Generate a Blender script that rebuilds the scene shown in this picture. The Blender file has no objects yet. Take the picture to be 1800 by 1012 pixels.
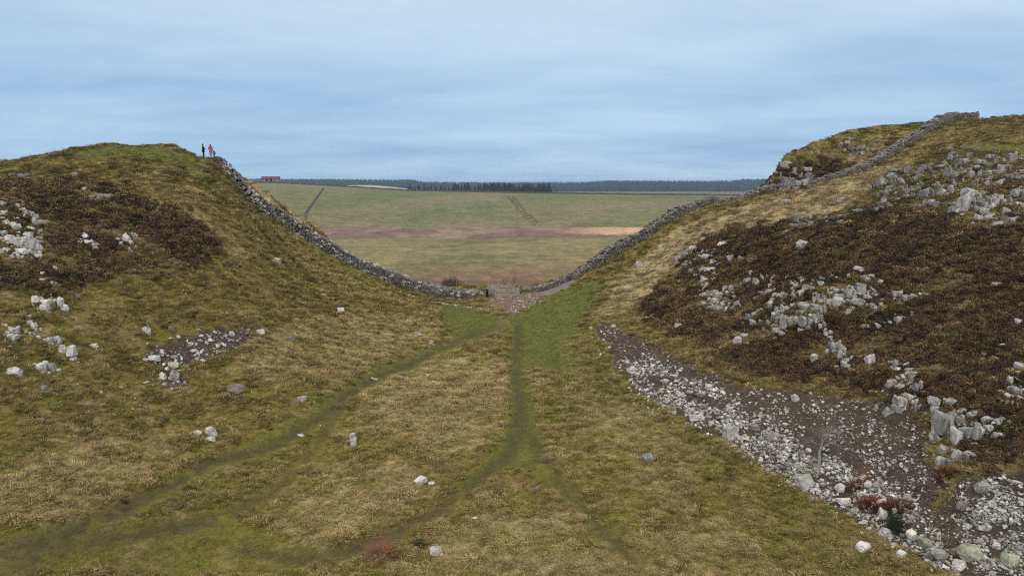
import bpy, bmesh, math, random
import numpy as np
from mathutils import Vector, Matrix, Euler

SC = bpy.context.scene
COL = SC.collection
R = math.radians

# ------------------------------------------------------------------ camera
CAM_Z, FPX, PITCH = 17.5, 1216.0, math.atan(181 / 1216)
cam_d = bpy.data.cameras.new('camera'); cam = bpy.data.objects.new('camera', cam_d); COL.objects.link(cam)
cam_d.sensor_width = 36; cam_d.lens = 36 * FPX / 1800; cam_d.clip_start = .5; cam_d.clip_end = 30000
cam.location = (0, 0, CAM_Z); cam.rotation_euler = (math.pi / 2 - PITCH, 0, 0)
SC.camera = cam

# ------------------------------------------------------------------ sky and sun
SUN_EL, SUN_AZ = R(48), R(186)          # azimuth measured clockwise from +Y
W = bpy.data.worlds.new('World'); SC.world = W; W.use_nodes = True
def build_world():
    nt = W.node_tree; nt.nodes.clear(); N, L = nt.nodes.new, nt.links.new
    out = N('ShaderNodeOutputWorld'); bg = N('ShaderNodeBackground'); L(bg.outputs[0], out.inputs[0])
    sky = N('ShaderNodeTexSky'); sky.sky_type = 'NISHITA'; sky.sun_disc = False
    sky.sun_elevation = SUN_EL; sky.sun_rotation = SUN_AZ; sky.air_density = 1.0; sky.dust_density = 1.5
    tc = N('ShaderNodeTexCoord'); sep = N('ShaderNodeSeparateXYZ'); L(tc.outputs['Generated'], sep.inputs[0])
    zz = N('ShaderNodeMath'); zz.operation = 'MAXIMUM'; zz.inputs[1].default_value = 0.0; L(sep.outputs[2], zz.inputs[0])
    za = N('ShaderNodeMath'); za.operation = 'ADD'; za.inputs[1].default_value = .09; L(zz.outputs[0], za.inputs[0])
    dx = N('ShaderNodeMath'); dx.operation = 'DIVIDE'; L(sep.outputs[0], dx.inputs[0]); L(za.outputs[0], dx.inputs[1])
    dy = N('ShaderNodeMath'); dy.operation = 'DIVIDE'; L(sep.outputs[1], dy.inputs[0]); L(za.outputs[0], dy.inputs[1])
    cx = N('ShaderNodeCombineXYZ'); L(dx.outputs[0], cx.inputs[0]); L(dy.outputs[0], cx.inputs[1])
    def noise(scale, det, rough, loc, sx=1, sy=1):
        mp = N('ShaderNodeMapping'); mp.inputs['Location'].default_value = loc
        mp.inputs['Scale'].default_value = (sx, sy, 1); L(cx.outputs[0], mp.inputs[0])
        n = N('ShaderNodeTexNoise'); n.inputs['Scale'].default_value = scale; n.inputs['Detail'].default_value = det
        n.inputs['Roughness'].default_value = rough; n.inputs['Distortion'].default_value = .4; L(mp.outputs[0], n.inputs[0])
        return n.outputs[0]
    a = noise(.42, 5, .5, (3.1, 1.7, 0), .7, 1.0); b = noise(1.1, 7, .58, (8.3, 5.2, 0), .7, 1.1)
    mx = N('ShaderNodeMath'); mx.operation = 'MULTIPLY_ADD'; mx.inputs[1].default_value = .35; L(b, mx.inputs[0])
    m2 = N('ShaderNodeMath'); m2.operation = 'MULTIPLY'; m2.inputs[1].default_value = .65; L(a, m2.inputs[0]); L(m2.outputs[0], mx.inputs[2])
    cr = N('ShaderNodeValToRGB'); L(mx.outputs[0], cr.inputs[0])       # thicker and thinner parts of the cloud sheet
    e = cr.color_ramp.elements
    e[0].position = .36; e[0].color = (.76, .83, .90, 1)
    e[1].position = .64; e[1].color = (1.26, 1.18, 1.10, 1)
    el = N('ShaderNodeValToRGB'); L(sep.outputs[2], el.inputs[0])      # an overcast sky: about three times brighter overhead than at the horizon
    g = el.color_ramp.elements
    g[0].position = 0; g[0].color = (.44, .63, .84, 1); g[1].position = 1; g[1].color = (1.12, 1.10, 1.06, 1)
    for pp, cc in ((.05, (.375, .56, .785)), (.13, (.385, .57, .785)), (.27, (.58, .735, .875)), (.6, (.90, .96, 1.0))):
        q = g.new(pp); q.color = (*cc, 1)
    cl = N('ShaderNodeMix'); cl.data_type = 'RGBA'; cl.blend_type = 'MULTIPLY'; cl.inputs[0].default_value = 1; L(el.outputs[0], cl.inputs[6]); L(cr.outputs[0], cl.inputs[7])
    sk = N('ShaderNodeMix'); sk.data_type = 'RGBA'; sk.blend_type = 'MULTIPLY'; sk.inputs[0].default_value = 1
    L(sky.outputs[0], sk.inputs[6]); sk.inputs[7].default_value = (.1, .1, .1, 1)
    mix = N('ShaderNodeMix'); mix.data_type = 'RGBA'; mix.inputs[0].default_value = .92
    L(sk.outputs[2], mix.inputs[6]); L(cl.outputs[2], mix.inputs[7])
    L(mix.outputs[2], bg.inputs[0]); bg.inputs[1].default_value = 1.0
build_world()
sun_d = bpy.data.lights.new('sun', 'SUN'); sun = bpy.data.objects.new('sun', sun_d); COL.objects.link(sun)
sun_d.energy = 1.4; sun_d.angle = R(40); sun_d.color = (1, .92, .80)
_sv = Vector((math.sin(SUN_AZ) * math.cos(SUN_EL), math.cos(SUN_AZ) * math.cos(SUN_EL), math.sin(SUN_EL)))
sun.rotation_euler = _sv.to_track_quat('Z', 'Y').to_euler(); sun.location = (0, -60, 80)
vs = SC.view_settings
SC.display_settings.display_device = 'sRGB'; vs.view_transform = 'Standard'; vs.look = 'None'; vs.gamma = 1; vs.exposure = 0.08
vs.use_curve_mapping = False
SC.cycles.use_denoising = False; SC.cycles.filter_width = 1.15; SC.cycles.max_bounces = 5; SC.cycles.diffuse_bounces = 3
SC.cycles.use_adaptive_sampling = True; SC.cycles.adaptive_threshold = .02

# ------------------------------------------------------------------ numeric helpers
rng = np.random.default_rng(11); rnd = random.Random(5)
CP, SP = math.cos(PITCH), math.sin(PITCH)
def ray(u, v):
    a = (u - 900) / FPX; b = (506 - v) / FPX
    return a, CP + b * SP, -SP + b * CP
def pt(u, v, Y):                       # the point at distance Y seen in the photograph at u, v
    a, y, z = ray(u, v); t = Y / y
    return (a * t, Y, CAM_Z + z * t)
def project(x, y, z):                  # where a point falls in the photograph (1800 x 1012)
    zz = z - CAM_Z; d = y * CP - zz * SP; d = np.maximum(d, .5); up = y * SP + zz * CP
    return 900 + FPX * x / d, 506 - FPX * up / d
def _h(ix, iy, s):
    n = (ix.astype(np.int64) * 374761393 + iy.astype(np.int64) * 668265263 + s * 974634777) & 0x7fffffff
    n = ((n ^ (n >> 13)) * 1274126177) & 0x7fffffff
    return (n ^ (n >> 16)) & 0xffff
def perlin(x, y, s=0):
    x = np.asarray(x, float); y = np.asarray(y, float)
    x0 = np.floor(x); y0 = np.floor(y); fx = x - x0; fy = y - y0; ix = x0.astype(np.int64); iy = y0.astype(np.int64)
    def g(i, j, dx, dy):
        a = _h(i, j, s) * (2 * math.pi / 65536); return np.cos(a) * dx + np.sin(a) * dy
    u = fx * fx * fx * (fx * (fx * 6 - 15) + 10); w = fy * fy * fy * (fy * (fy * 6 - 15) + 10)
    a = g(ix, iy, fx, fy); b = g(ix + 1, iy, fx - 1, fy); c = g(ix, iy + 1, fx, fy - 1); d = g(ix + 1, iy + 1, fx - 1, fy - 1)
    return ((a + (b - a) * u) * (1 - w) + (c + (d - c) * u) * w) * 1.5
def fbm(x, y, o=4, s=0, r=.5):
    t = 0; amp = 1; f = 1; tot = 0
    for k in range(o):
        t = t + amp * perlin(x * f + 17.3 * k, y * f - 9.1 * k, s + k); tot += amp; amp *= r; f *= 2.03
    return t / tot
def sstep(a, b, x):
    t = np.clip((x - a) / (b - a), 0, 1); return t * t * (3 - 2 * t)

# ------------------------------------------------------------------ lie of the land
CTRL = [pt(*c) for c in [
    # left hill, facing slope
    (0, 650, 43), (0, 500, 51), (0, 400, 60), (0, 330, 69), (0, 294, 77), (0, 800, 37), (0, 900, 32.5), (0, 1012, 28.5),
    (100, 650, 46), (100, 500, 54), (100, 400, 63), (100, 330, 73), (70, 275, 81), (150, 257, 85), (230, 254, 88), (300, 259, 90), (345, 280, 91), (360, 288, 91),
    (300, 650, 52), (300, 500, 61), (300, 400, 70), (300, 330, 79.5), (300, 800, 43), (300, 900, 36.5), (300, 1012, 32),
    (378, 284, 92.5), (400, 400, 77), (400, 330, 88), (440, 360, 94), (500, 398, 97.5), (560, 436, 99.5), (640, 478, 102), (700, 502, 103), (760, 519, 104.5), (830, 526, 105),
    (500, 450, 86), (500, 500, 77), (500, 600, 63), (500, 700, 53), (500, 800, 46.5), (500, 1012, 33),
    (600, 500, 88), (650, 540, 85), (700, 560, 84), (700, 650, 66), (700, 800, 47.5), (700, 1012, 34),
    # hummock behind the left wall
    (422, 303, 97.5), (460, 327, 100), (500, 357, 102.5), (540, 384, 104.5), (578, 412, 106),
    # gap
    (900, 1012, 34), (900, 800, 48), (900, 650, 68), (900, 560, 89), (890, 535, 99), (880, 522, 104.5), (840, 520, 106.5), (930, 515, 106), (960, 512, 107), (880, 507, 110),
    # right slope
    (1005, 495, 107.5), (1050, 470, 109.5), (1100, 442, 111.5), (1150, 412, 113.5), (1195, 384, 115.5), (1245, 366, 118), (1300, 357, 121),
    (1000, 560, 88), (1000, 650, 67), (1100, 560, 84), (1100, 490, 100), (1100, 650, 65), (1100, 800, 47), (1100, 1012, 33.5),
    (1250, 1012, 33), (1250, 800, 45.5), (1250, 700, 54), (1250, 620, 64), (1250, 560, 74), (1250, 500, 85), (1250, 430, 97), (1250, 376, 107), (1180, 430, 105), (1180, 395, 110),
    (1350, 350, 105), (1350, 420, 92), (1350, 500, 77), (1350, 580, 66), (1350, 700, 52),
    (1450, 1012, 32.5), (1450, 850, 41), (1450, 750, 47.5), (1450, 690, 52.5), (1450, 620, 58), (1450, 588, 60.5), (1450, 500, 67), (1450, 420, 80), (1450, 325, 102),
    (1550, 780, 43), (1550, 690, 49), (1550, 600, 57), (1550, 500, 66), (1550, 400, 79), (1550, 340, 90), (1550, 299, 99),
    (1650, 1012, 31), (1650, 900, 35.5), (1650, 800, 39.5), (1650, 770, 41.5), (1650, 700, 44.5), (1650, 600, 53), (1650, 500, 62), (1650, 400, 74), (1650, 350, 82), (1650, 270, 95),
    (1720, 252, 93), (1800, 1012, 29.5), (1800, 900, 33), (1800, 800, 36.5), (1800, 700, 41), (1800, 600, 48), (1800, 500, 57), (1800, 400, 68), (1800, 350, 76), (1800, 256, 90),
    # behind the right spur and up to the crest
    (1350, 337, 124), (1420, 330, 128), (1470, 318, 128), (1540, 291, 130), (1600, 258, 132), (1650, 224, 135), (1690, 212, 138),
    (1318, 345, 125), (1332, 333, 127.5), (1348, 318, 129.5), (1365, 302, 132), (1390, 276, 134), (1420, 262, 136), (1450, 250, 138), (1500, 238, 140), (1560, 223, 142), (1640, 216, 143), (1720, 213, 145), (1800, 206, 150),
    (1400, 330, 131.5), (1480, 290, 134), (1560, 260, 136), (1700, 235, 126), (1800, 230, 122), (1800, 240, 110), (1640, 262, 124),
]] + [(-85, 60, 14), (-80, 40, 7), (-80, 78, 16), (-60, 25, 2), (-30, 20, -2.5), (0, 18, -4), (30, 20, -3.2), (60, 30, 1.5), (85, 45, 8), (100, 70, 17),
      (110, 100, 24), (120, 130, 31), (130, 160, 34), (46.5, 113, 15.6), (55.3, 112, 16.5), (63.3, 110, 18.4), (69.8, 106, 20.8), (73.8, 102, 21.2), (80, 104, 22), (130, 30, 8), (-20, 122, 10), (-60, 110, 18), (20, 135, 8), (60, 160, 24), (0, 130, -2), (0, 160, -6)]
CTRL = np.array(CTRL)
def tps_fit(P, lam=.25):
    n = len(P); d2 = ((P[:, None, :2] - P[None, :, :2]) ** 2).sum(-1)
    K = np.where(d2 > 0, .5 * d2 * np.log(np.maximum(d2, 1e-9)), 0) + lam * np.eye(n)
    A = np.zeros((n + 3, n + 3)); A[:n, :n] = K; A[:n, n] = 1; A[:n, n + 1:] = P[:, :2]; A[n, :n] = 1; A[n + 1:, :n] = P[:, :2].T
    return np.linalg.solve(A, np.r_[P[:, 2], 0, 0, 0])
TW = tps_fit(CTRL)
def tps(x, y):
    o = np.full(x.shape, TW[-3]) + TW[-2] * x + TW[-1] * y
    for w, (a, b, _) in zip(TW[:-3], CTRL):
        d2 = (x - a) ** 2 + (y - b) ** 2 + 1e-9; o += w * .5 * d2 * np.log(d2)
    return o
_gx, _gy = np.arange(-104, 142, 1.0), np.arange(14, 196, 1.0)
_T = tps(*np.meshgrid(_gx, _gy))
def cub(G, gx0, gy0, st, x, y):         # Catmull-Rom sampling of a regular grid
    fx = np.clip((x - gx0) / st, 1, G.shape[1] - 3.001); fy = np.clip((y - gy0) / st, 1, G.shape[0] - 3.001)
    ix = fx.astype(int); iy = fy.astype(int); tx = fx - ix; ty = fy - iy
    def w(t): return (-.5*t + t*t - .5*t**3, 1 - 2.5*t*t + 1.5*t**3, .5*t + 2*t*t - 1.5*t**3, -.5*t*t + .5*t**3)
    wx, wy = w(tx), w(ty); o = 0
    for j in range(4):
        r = 0
        for i in range(4): r = r + wx[i] * G[iy + j - 1, ix + i - 1]
        o = o + wy[j] * r
    return o
def zfar(x, y):                          # the low ground to the north
    u = 900 + FPX * x / np.maximum(y, 1)
    crest = np.interp(u, [300, 490, 570, 650, 720, 900, 1100, 1290, 1500], [22, 19.5, 16.5, 13, 10, 7.6, 5.6, 4.6, 4.2])
    z = np.interp(y, [100, 170, 340, 420], [-7, -8.5, -8.2, -8.0])
    t = np.clip((y - 415) / (860 - 415), 0, 1); rise = np.sin(t * math.pi / 2) ** 1.0
    z = z + (crest + 8) * rise
    b = sstep(880, 1300, y); moor = np.interp(y, [900, 1500, 2600, 4000, 9000], [3, 1, -8, -12, 0])
    z = z * (1 - b) + moor * b
    rid = np.interp(u, [300, 465, 730, 745, 1030, 1060, 1280, 1300, 1500], [30, 30, 27, 15, 14, 22, 21, 29, 30]) + 1.5 * perlin(x * .004, y * .001, 8)
    z = z + (rid - z) * sstep(2450, 3300, y) * sstep(9000, 4000, y)
    z += 18 * np.exp(-((y - 1750) / 260) ** 2) * np.exp(-((u - 640) / 95) ** 2)
    return z
def zbase(x, y):
    z = cub(_T, _gx[0], _gy[0], 1.0, x, y)
    yc = np.interp(x, [-100, -75, -57, -50, -44, -40.5, -39, -36, -30, -26, -20, -12, 0, 12, 22, 35, 40, 46, 52, 57, 63, 75, 88, 95, 140],
                   [62, 71, 78.5, 86, 90, 90.5, 94, 98.5, 103.5, 103.5, 103, 105, 110, 112, 115, 120.5, 122.5, 127.5, 132.5, 136, 139.5, 143.5, 143, 149, 175])
    wd = np.interp(x, [-60, -28, -12, 0, 14, 30, 60], [16, 14, 26, 34, 26, 15, 14])
    t = sstep(0, 1, (y - yc + .8 * perlin(x * .2, y * .2, 3)) / wd)
    return z * (1 - t) + zfar(x, y) * t

# zones of vegetation and bare ground, outlined in the photograph and carried onto the ground
MW, MH = 600, 338
def raster(polys, blur=2):
    uu, vv = np.meshgrid((np.arange(MW) + .5) * 3, (np.arange(MH) + .5) * 3); M = np.zeros((MH, MW))
    for p in polys:
        wt = 1.0
        if isinstance(p[0], (int, float)): wt, p = p[0], p[1]
        ins = np.zeros((MH, MW), bool); n = len(p)
        for i in range(n):
            x1, y1 = p[i]; x2, y2 = p[(i + 1) % n]
            if y1 == y2: continue
            c = ((y1 > vv) != (y2 > vv)) & (uu < (x2 - x1) * (vv - y1) / (y2 - y1) + x1); ins ^= c
        M = np.maximum(M, ins * wt)
    return blurm(M, blur)
def strokes(lines, blur=1):
    uu, vv = np.meshgrid((np.arange(MW) + .5) * 3, (np.arange(MH) + .5) * 3); M = np.zeros((MH, MW))
    for wt, ln in lines:
        for (x1, y1, w1), (x2, y2, w2) in zip(ln[:-1], ln[1:]):
            dx, dy = x2 - x1, y2 - y1; t = np.clip(((uu - x1) * dx + (vv - y1) * dy) / (dx * dx + dy * dy), 0, 1)
            # a path lying on the ground looks flatter than it is wide
            d = np.hypot(uu - x1 - t * dx, (vv - y1 - t * dy) * 1.5); w = w1 + (w2 - w1) * t
            M = np.maximum(M, wt * np.clip(1.3 - d / w, 0, 1))
    return blurm(np.minimum(M, 1), blur)
def blurm(M, k):
    for _ in range(k):
        P = np.pad(M, 1, mode='edge'); M = (P[:-2, 1:-1] + P[2:, 1:-1] + P[1:-1, :-2] + P[1:-1, 2:] + 2 * M) / 6
    return M
def samp(M, u, v):
    fx = np.clip(u / 3 - .5, 0, MW - 1.001); fy = np.clip(v / 3 - .5, 0, MH - 1.001); ix = fx.astype(int); iy = fy.astype(int); a = fx - ix; b = fy - iy
    return (M[iy, ix] * (1 - a) + M[iy, ix + 1] * a) * (1 - b) + (M[iy + 1, ix] * (1 - a) + M[iy + 1, ix + 1] * a) * b
Z = {}
Z['green'] = raster([
    [(770, 528), (850, 543), (885, 560), (870, 590), (800, 592), (778, 560)],
    [(890, 562), (960, 522), (1060, 488), (1050, 515), (1030, 560), (1020, 600), (985, 600), (1010, 650), (930, 640), (905, 600)],
    [.72, [(892, 570), (932, 570), (925, 650), (940, 720), (965, 790), (955, 825), (885, 825), (815, 862), (785, 862), (850, 805), (888, 755), (895, 660)]],
    [.6, [(955, 820), (1000, 855), (1065, 930), (1118, 990), (1100, 1005), (1035, 930), (985, 875), (940, 835)]],
    [(110, 268), (230, 254), (300, 262), (345, 282), (385, 330), (410, 358), (365, 312), (320, 292), (250, 275), (160, 280)],
    [.6, [(640, 655), (720, 622), (800, 598), (860, 590), (750, 635), (660, 682), (600, 705), (540, 765), (470, 790), (380, 815), (300, 862), (250, 880), (300, 845), (420, 785), (500, 745), (580, 698)]],
    [.55, [(1690, 256), (1740, 249), (1830, 255), (1830, 278), (1760, 270), (1715, 270)]],
    [.35, [(430, 780), (600, 700), (620, 730), (560, 800), (480, 860), (380, 900), (240, 930), (60, 990), (0, 1012), (0, 980), (200, 900), (330, 850)]],
    [.4, [(0, 930), (300, 900), (450, 920), (560, 960), (540, 1012), (0, 1012)]],
    [.35, [(960, 600), (1120, 600), (1200, 720), (1330, 830), (1460, 900), (1560, 1012), (1150, 1012), (1000, 820), (960, 700)]],
    [.5, [(560, 430), (620, 470), (700, 515), (760, 530), (700, 520), (610, 480), (540, 430)]],
], 3)
Z['dry'] = raster([
    [(1110, 470), (1195, 393), (1300, 362), (1400, 335), (1500, 308), (1620, 275), (1600, 295), (1540, 330), (1480, 372), (1400, 388), (1330, 402), (1240, 420), (1185, 475), (1140, 525), (1095, 548), (1040, 565), (1065, 520)],
    [.6, [(690, 650), (800, 620), (885, 640), (893, 700), (880, 760), (830, 795), (760, 800), (690, 760), (600, 770), (640, 700)]],
    [.55, [(230, 320), (350, 330), (400, 400), (450, 470), (380, 440), (300, 380)]],
    [(405, 296), (460, 318), (590, 412), (575, 425), (500, 372), (430, 330)],
    [.65, [(520, 560), (760, 555), (770, 600), (650, 640), (480, 680), (400, 650), (420, 600)]],
    [.6, [(60, 780), (260, 760), (300, 800), (200, 880), (60, 920), (0, 900), (0, 820)]],
    [.6, [(560, 860), (700, 800), (760, 860), (640, 930), (540, 960), (480, 920)]],
    [.5, [(850, 900), (980, 900), (1060, 1012), (780, 1012), (760, 960)]],
    [.5, [(1040, 720), (1100, 700), (1180, 760), (1240, 830), (1200, 900), (1120, 860), (1040, 780)]],
    [.5, [(1100, 960), (1250, 900), (1340, 960), (1350, 1012), (1130, 1012)]],
    [.3, [(1380, 290), (1560, 235), (1800, 215), (1800, 250), (1680, 250), (1560, 300), (1450, 325), (1350, 340)]],
], 4)
Z['heather'] = raster([
    [.8, [(0, 325), (120, 308), (200, 325), (265, 355), (330, 370), (400, 430), (350, 490), (250, 480), (190, 500), (100, 515), (0, 510)]],
    [(1125, 540), (1200, 470), (1240, 415), (1330, 400), (1420, 388), (1500, 374), (1600, 360), (1700, 380), (1830, 380), (1830, 830), (1760, 835), (1700, 815), (1650, 745), (1570, 695), (1450, 672), (1330, 650), (1240, 610), (1170, 585)],
    [.5, [(1550, 330), (1640, 280), (1830, 300), (1830, 390), (1600, 390)]],
    [.85, [(1330, 340), (1390, 285), (1560, 240), (1620, 240), (1540, 290), (1440, 325)]],
    [.7, [(418, 318), (450, 335), (480, 362), (470, 372), (440, 352), (410, 330)]],
    [.75, [(1325, 345), (1355, 300), (1395, 268), (1460, 245), (1480, 262), (1420, 285), (1400, 335)]],
    [.5, [(1180, 580), (1330, 640), (1450, 660), (1570, 690), (1600, 715), (1480, 700), (1300, 675), (1160, 605)]],
], 18)
Z['earth'] = raster([
    [(1035, 568), (1075, 562), (1085, 582), (1120, 590), (1160, 606), (1190, 628), (1230, 648), (1300, 676), (1400, 688), (1480, 700), (1590, 705), (1625, 750), (1640, 800), (1655, 850), (1640, 930), (1700, 1000), (1640, 1000), (1560, 955), (1480, 905), (1390, 850), (1290, 785), (1200, 735), (1120, 690), (1080, 640)],
    [(1680, 845), (1740, 832), (1830, 828), (1830, 1030), (1700, 1030), (1650, 965), (1640, 930)],
    [(262, 605), (330, 596), (350, 582), (430, 575), (446, 598), (385, 628), (290, 642), (252, 632)],
    [(285, 640), (322, 640), (318, 685), (285, 680)],
], 4)
Z['red'] = raster([[(858, 530), (876, 520), (945, 513), (978, 506), (955, 523), (905, 550), (884, 544)],
                   [.4, [(880, 545), (910, 550), (885, 575), (860, 590), (875, 565)]]], 1)
Z['gravel'] = raster([[(945, 511), (985, 497), (1015, 489), (1000, 505), (958, 520)]], 1)
Z['bracken'] = raster([[(610, 985), (680, 930), (705, 945), (680, 985), (640, 1012), (590, 1012)], [.8, [(1480, 700), (1590, 708), (1640, 790), (1600, 800), (1520, 790), (1430, 760), (1400, 740)]],
                       [.9, [(750, 486), (1010, 470), (1010, 492), (900, 505), (800, 505)]]], 2)
Z['mud'] = strokes([
    (.75, [(885, 572, 7), (820, 592, 9), (745, 627, 11), (665, 662, 13), (615, 690, 15), (560, 738, 15), (470, 790, 14), (370, 812, 18), (300, 850, 18), (220, 893, 24), (120, 940, 30), (0, 975, 34)]),
    (.62, [(620, 682, 6), (585, 735, 9), (548, 795, 10), (485, 865, 15), (380, 912, 24), (250, 935, 24), (120, 962, 32), (0, 1000, 38)]),
    (.66, [(912, 570, 9), (906, 640, 12), (916, 710, 15), (912, 760, 18), (890, 800, 20), (835, 850, 20), (780, 890, 22), (700, 935, 24), (620, 968, 26), (530, 982, 22), (430, 965, 12)]),
    (.5, [(930, 760, 12), (985, 850, 18), (1060, 930, 20), (1120, 990, 22)]),
    (.7, [(345, 285, 3), (370, 310, 3), (400, 345, 3), (440, 375, 3)]),
    (.8, [(612, 694, 2.5), (560, 742, 3), (470, 786, 3), (360, 818, 3.5), (240, 878, 4), (100, 940, 5), (0, 965, 5)]), (.75, [(600, 712, 2.5), (560, 785, 3), (500, 845, 3), (400, 895, 4), (260, 930, 4), (120, 968, 5)]), (.7, [(640, 685, 2.5), (600, 745, 2.5), (540, 800, 2.5)]),
    (.75, [(905, 640, 2.5), (910, 720, 3), (893, 790, 3.5), (830, 850, 4), (760, 900, 5), (660, 950, 5)]), (.6, [(945, 800, 3), (1000, 868, 4), (1070, 945, 5), (1120, 1000, 5)]),
    (.9, [(740, 629, 3), (700, 648, 4), (665, 664, 4), (630, 682, 4)]), (.7, [(790, 888, 7), (740, 915, 9), (680, 945, 9), (560, 980, 8)]), (.6, [(220, 893, 7), (120, 940, 9), (0, 975, 9)]),
], 2)
def zones(x, y, z):
    u, v = project(x, y, z)
    wu = 22 * fbm(x * .35, y * .35, 3, 31); wv = 12 * fbm(x * .35, y * .35, 3, 47)
    w2u = 30 * fbm(x * 1.1, y * 1.1, 3, 33); w2v = 16 * fbm(x * 1.1, y * 1.1, 3, 49)
    f = {k: samp(M, u + wu, v + wv) for k, M in Z.items() if k not in ('mud', 'gravel', 'red')}
    f['heather'] = samp(Z['heather'], u + 1.6 * wu + w2u, v + 1.6 * wv + w2v); f['green'] = samp(Z['green'], u + wu + .5 * w2u, v + wv + .5 * w2v); f['earth'] = samp(Z['earth'], u + wu * .7 + .8 * w2u, v + wv * .7 + .8 * w2v)
    for k in ('mud', 'gravel', 'red'): f[k] = samp(Z[k], u + wu * .25, v + wv * .25)
    inside = sstep(158, 128, y); return {k: m * inside for k, m in f.items()}
def C(*c): return np.array(c)
def lerp(a, b, t): return a + (b - a) * np.asarray(t)[..., None]
OLIVE, STRAW, GREEN, LIME = C(.214, .174, .041), C(.455, .345, .168), C(.122, .143, .028), C(.196, .206, .034)
HEATH, RUST, EARTH, MUD, RED = C(.046, .031, .019), C(.135, .078, .034), C(.084, .061, .046), C(.082, .064, .035), C(.20, .13, .095)
GRAV, BRACK, BROWN = C(.24, .21, .19), C(.20, .105, .06), C(.192, .134, .055)
def ground_colour(x, y, z, f):
    n1 = fbm(x * .09, y * .09, 4, 5); n2 = fbm(x * .45, y * .45, 4, 9); n3 = fbm(x * 1.6, y * 1.6, 3, 13)
    c = np.broadcast_to(OLIVE, x.shape + (3,)).copy()
    c = lerp(c, BROWN, sstep(-.1, .5, n1 + .5 * n2) * .45)
    c = lerp(c, STRAW, np.clip(sstep(-.05, .5, .6 * n2 + .9 * n3) * .7 + f['dry'] * .95 * sstep(-.6, .25, .7 * n2 + .8 * n3), 0, 1))
    c = lerp(c, C(.58, .455, .275), sstep(.72, .98, f['dry']) * .75)
    c = lerp(c, LIME, sstep(.12, .5, -n2 + .4 * n1 + .3 * n3) * .65 * (1 - f['dry'] * .7))
    gsel = np.clip(f['green'] * 1.25 * sstep(-.9, .1, n2 - .2 * n3 + (f['green'] - .5)), 0, 1)
    c = lerp(c, lerp(np.broadcast_to(GREEN, c.shape), OLIVE, sstep(.0, .5, n3 + .4 * n2) * .5), gsel * .85)
    stk = sstep(-.06, .32, fbm(x * .11 + 9, y * .27, 4, 83) + .14 * n3)
    h = (1 - .8 * stk) * np.clip(f['heather'] * 1.35 * sstep(-.55, .3, n2 * 1.5 + n3 * .6 + n1 * .8 + 1.5 * (f['heather'] - .7)), 0, 1)
    hc = lerp(np.broadcast_to(HEATH, c.shape), RUST, sstep(-.1, .5, n2 + .6 * n3) * .55)
    hc = lerp(hc, OLIVE * .6, sstep(.2, .6, -n2 + .5 * n3) * .4)
    c = lerp(c, lerp(np.broadcast_to(BROWN * .85, c.shape), STRAW * .75, sstep(-.2, .5, n3 + n2)), np.clip(f['heather'], 0, 1) * .7)
    c = lerp(c, hc, h)
    c = lerp(c, lerp(np.broadcast_to(MUD, c.shape), GREEN * .75, sstep(-.1, .5, n2) * .6), np.clip(f['mud'] * 1.2 * sstep(-.6, .35, n3 * .8 + n2 + .2), 0, 1))
    c = lerp(c, BRACK, np.clip(f['bracken'] * sstep(-.5, .3, n2 + n3 * .5), 0, 1) * .8)
    e = np.clip(f['earth'] * 1.9 - .55 + .9 * n2 + .4 * n3, 0, 1)
    c = lerp(c, lerp(np.broadcast_to(EARTH, c.shape), BROWN, sstep(0, .6, n2) * .35), e)
    c = lerp(c, RED, np.clip(f['red'] * 1.5 - .2 + .6 * n3, 0, 1) * .9); c = lerp(c, GRAV, np.clip(f['gravel'] * 1.4 - .1, 0, 1))
    return np.clip(c, 0, 1), h, e
def zdetail(x, y, f, zb):
    rough = 1 - .85 * np.clip(f['mud'] + f['green'] * .9 + f['gravel'] + f['red'] * .6, 0, 1)
    d = .22 * fbm(x * .13, y * .13, 3, 21) + rough * (.26 * np.abs(fbm(x * .7, y * .7, 3, 23)) + .09 * fbm(x * 2.1, y * 2.1, 2, 25))
    d += f['heather'] * (.35 * fbm(x * .4, y * .4, 4, 27) + .15 * np.abs(perlin(x * 1.3, y * 1.3, 29)))
    d += rough * .075 * np.sin(zb * 8.5 + 5 * fbm(x * .16, y * .16, 3, 35)) * sstep(-.1, .35, fbm(x * .3, y * .5, 3, 37)) * sstep(2.2, 4, zb)
    d -= .12 * f['mud'] + .10 * f['earth']
    return d * sstep(185, 150, y)
ST = .25
GX = np.arange(-98, 134, ST); GY = np.arange(18, 188, ST)
XX, YY = np.meshgrid(GX, GY); ZB = zbase(XX, YY); FF = zones(XX, YY, ZB)
ZG = ZB + zdetail(XX, YY, FF, ZB)
def gz(x, y):
    x = np.asarray(x, float); y = np.asarray(y, float)
    fx = np.clip((x - GX[0]) / ST, 0, len(GX) - 1.001); fy = np.clip((y - GY[0]) / ST, 0, len(GY) - 1.001)
    ix = fx.astype(int); iy = fy.astype(int); a = fx - ix; b = fy - iy
    near = (ZG[iy, ix] * (1 - a) + ZG[iy, ix + 1] * a) * (1 - b) + (ZG[iy + 1, ix] * (1 - a) + ZG[iy + 1, ix + 1] * a) * b
    return np.where(y > 186, zfar(x, y), near) if np.any(y > 186) else near
_ts = np.concatenate([np.arange(22, 190, .12), np.geomspace(190, 4000, 400)])
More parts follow.
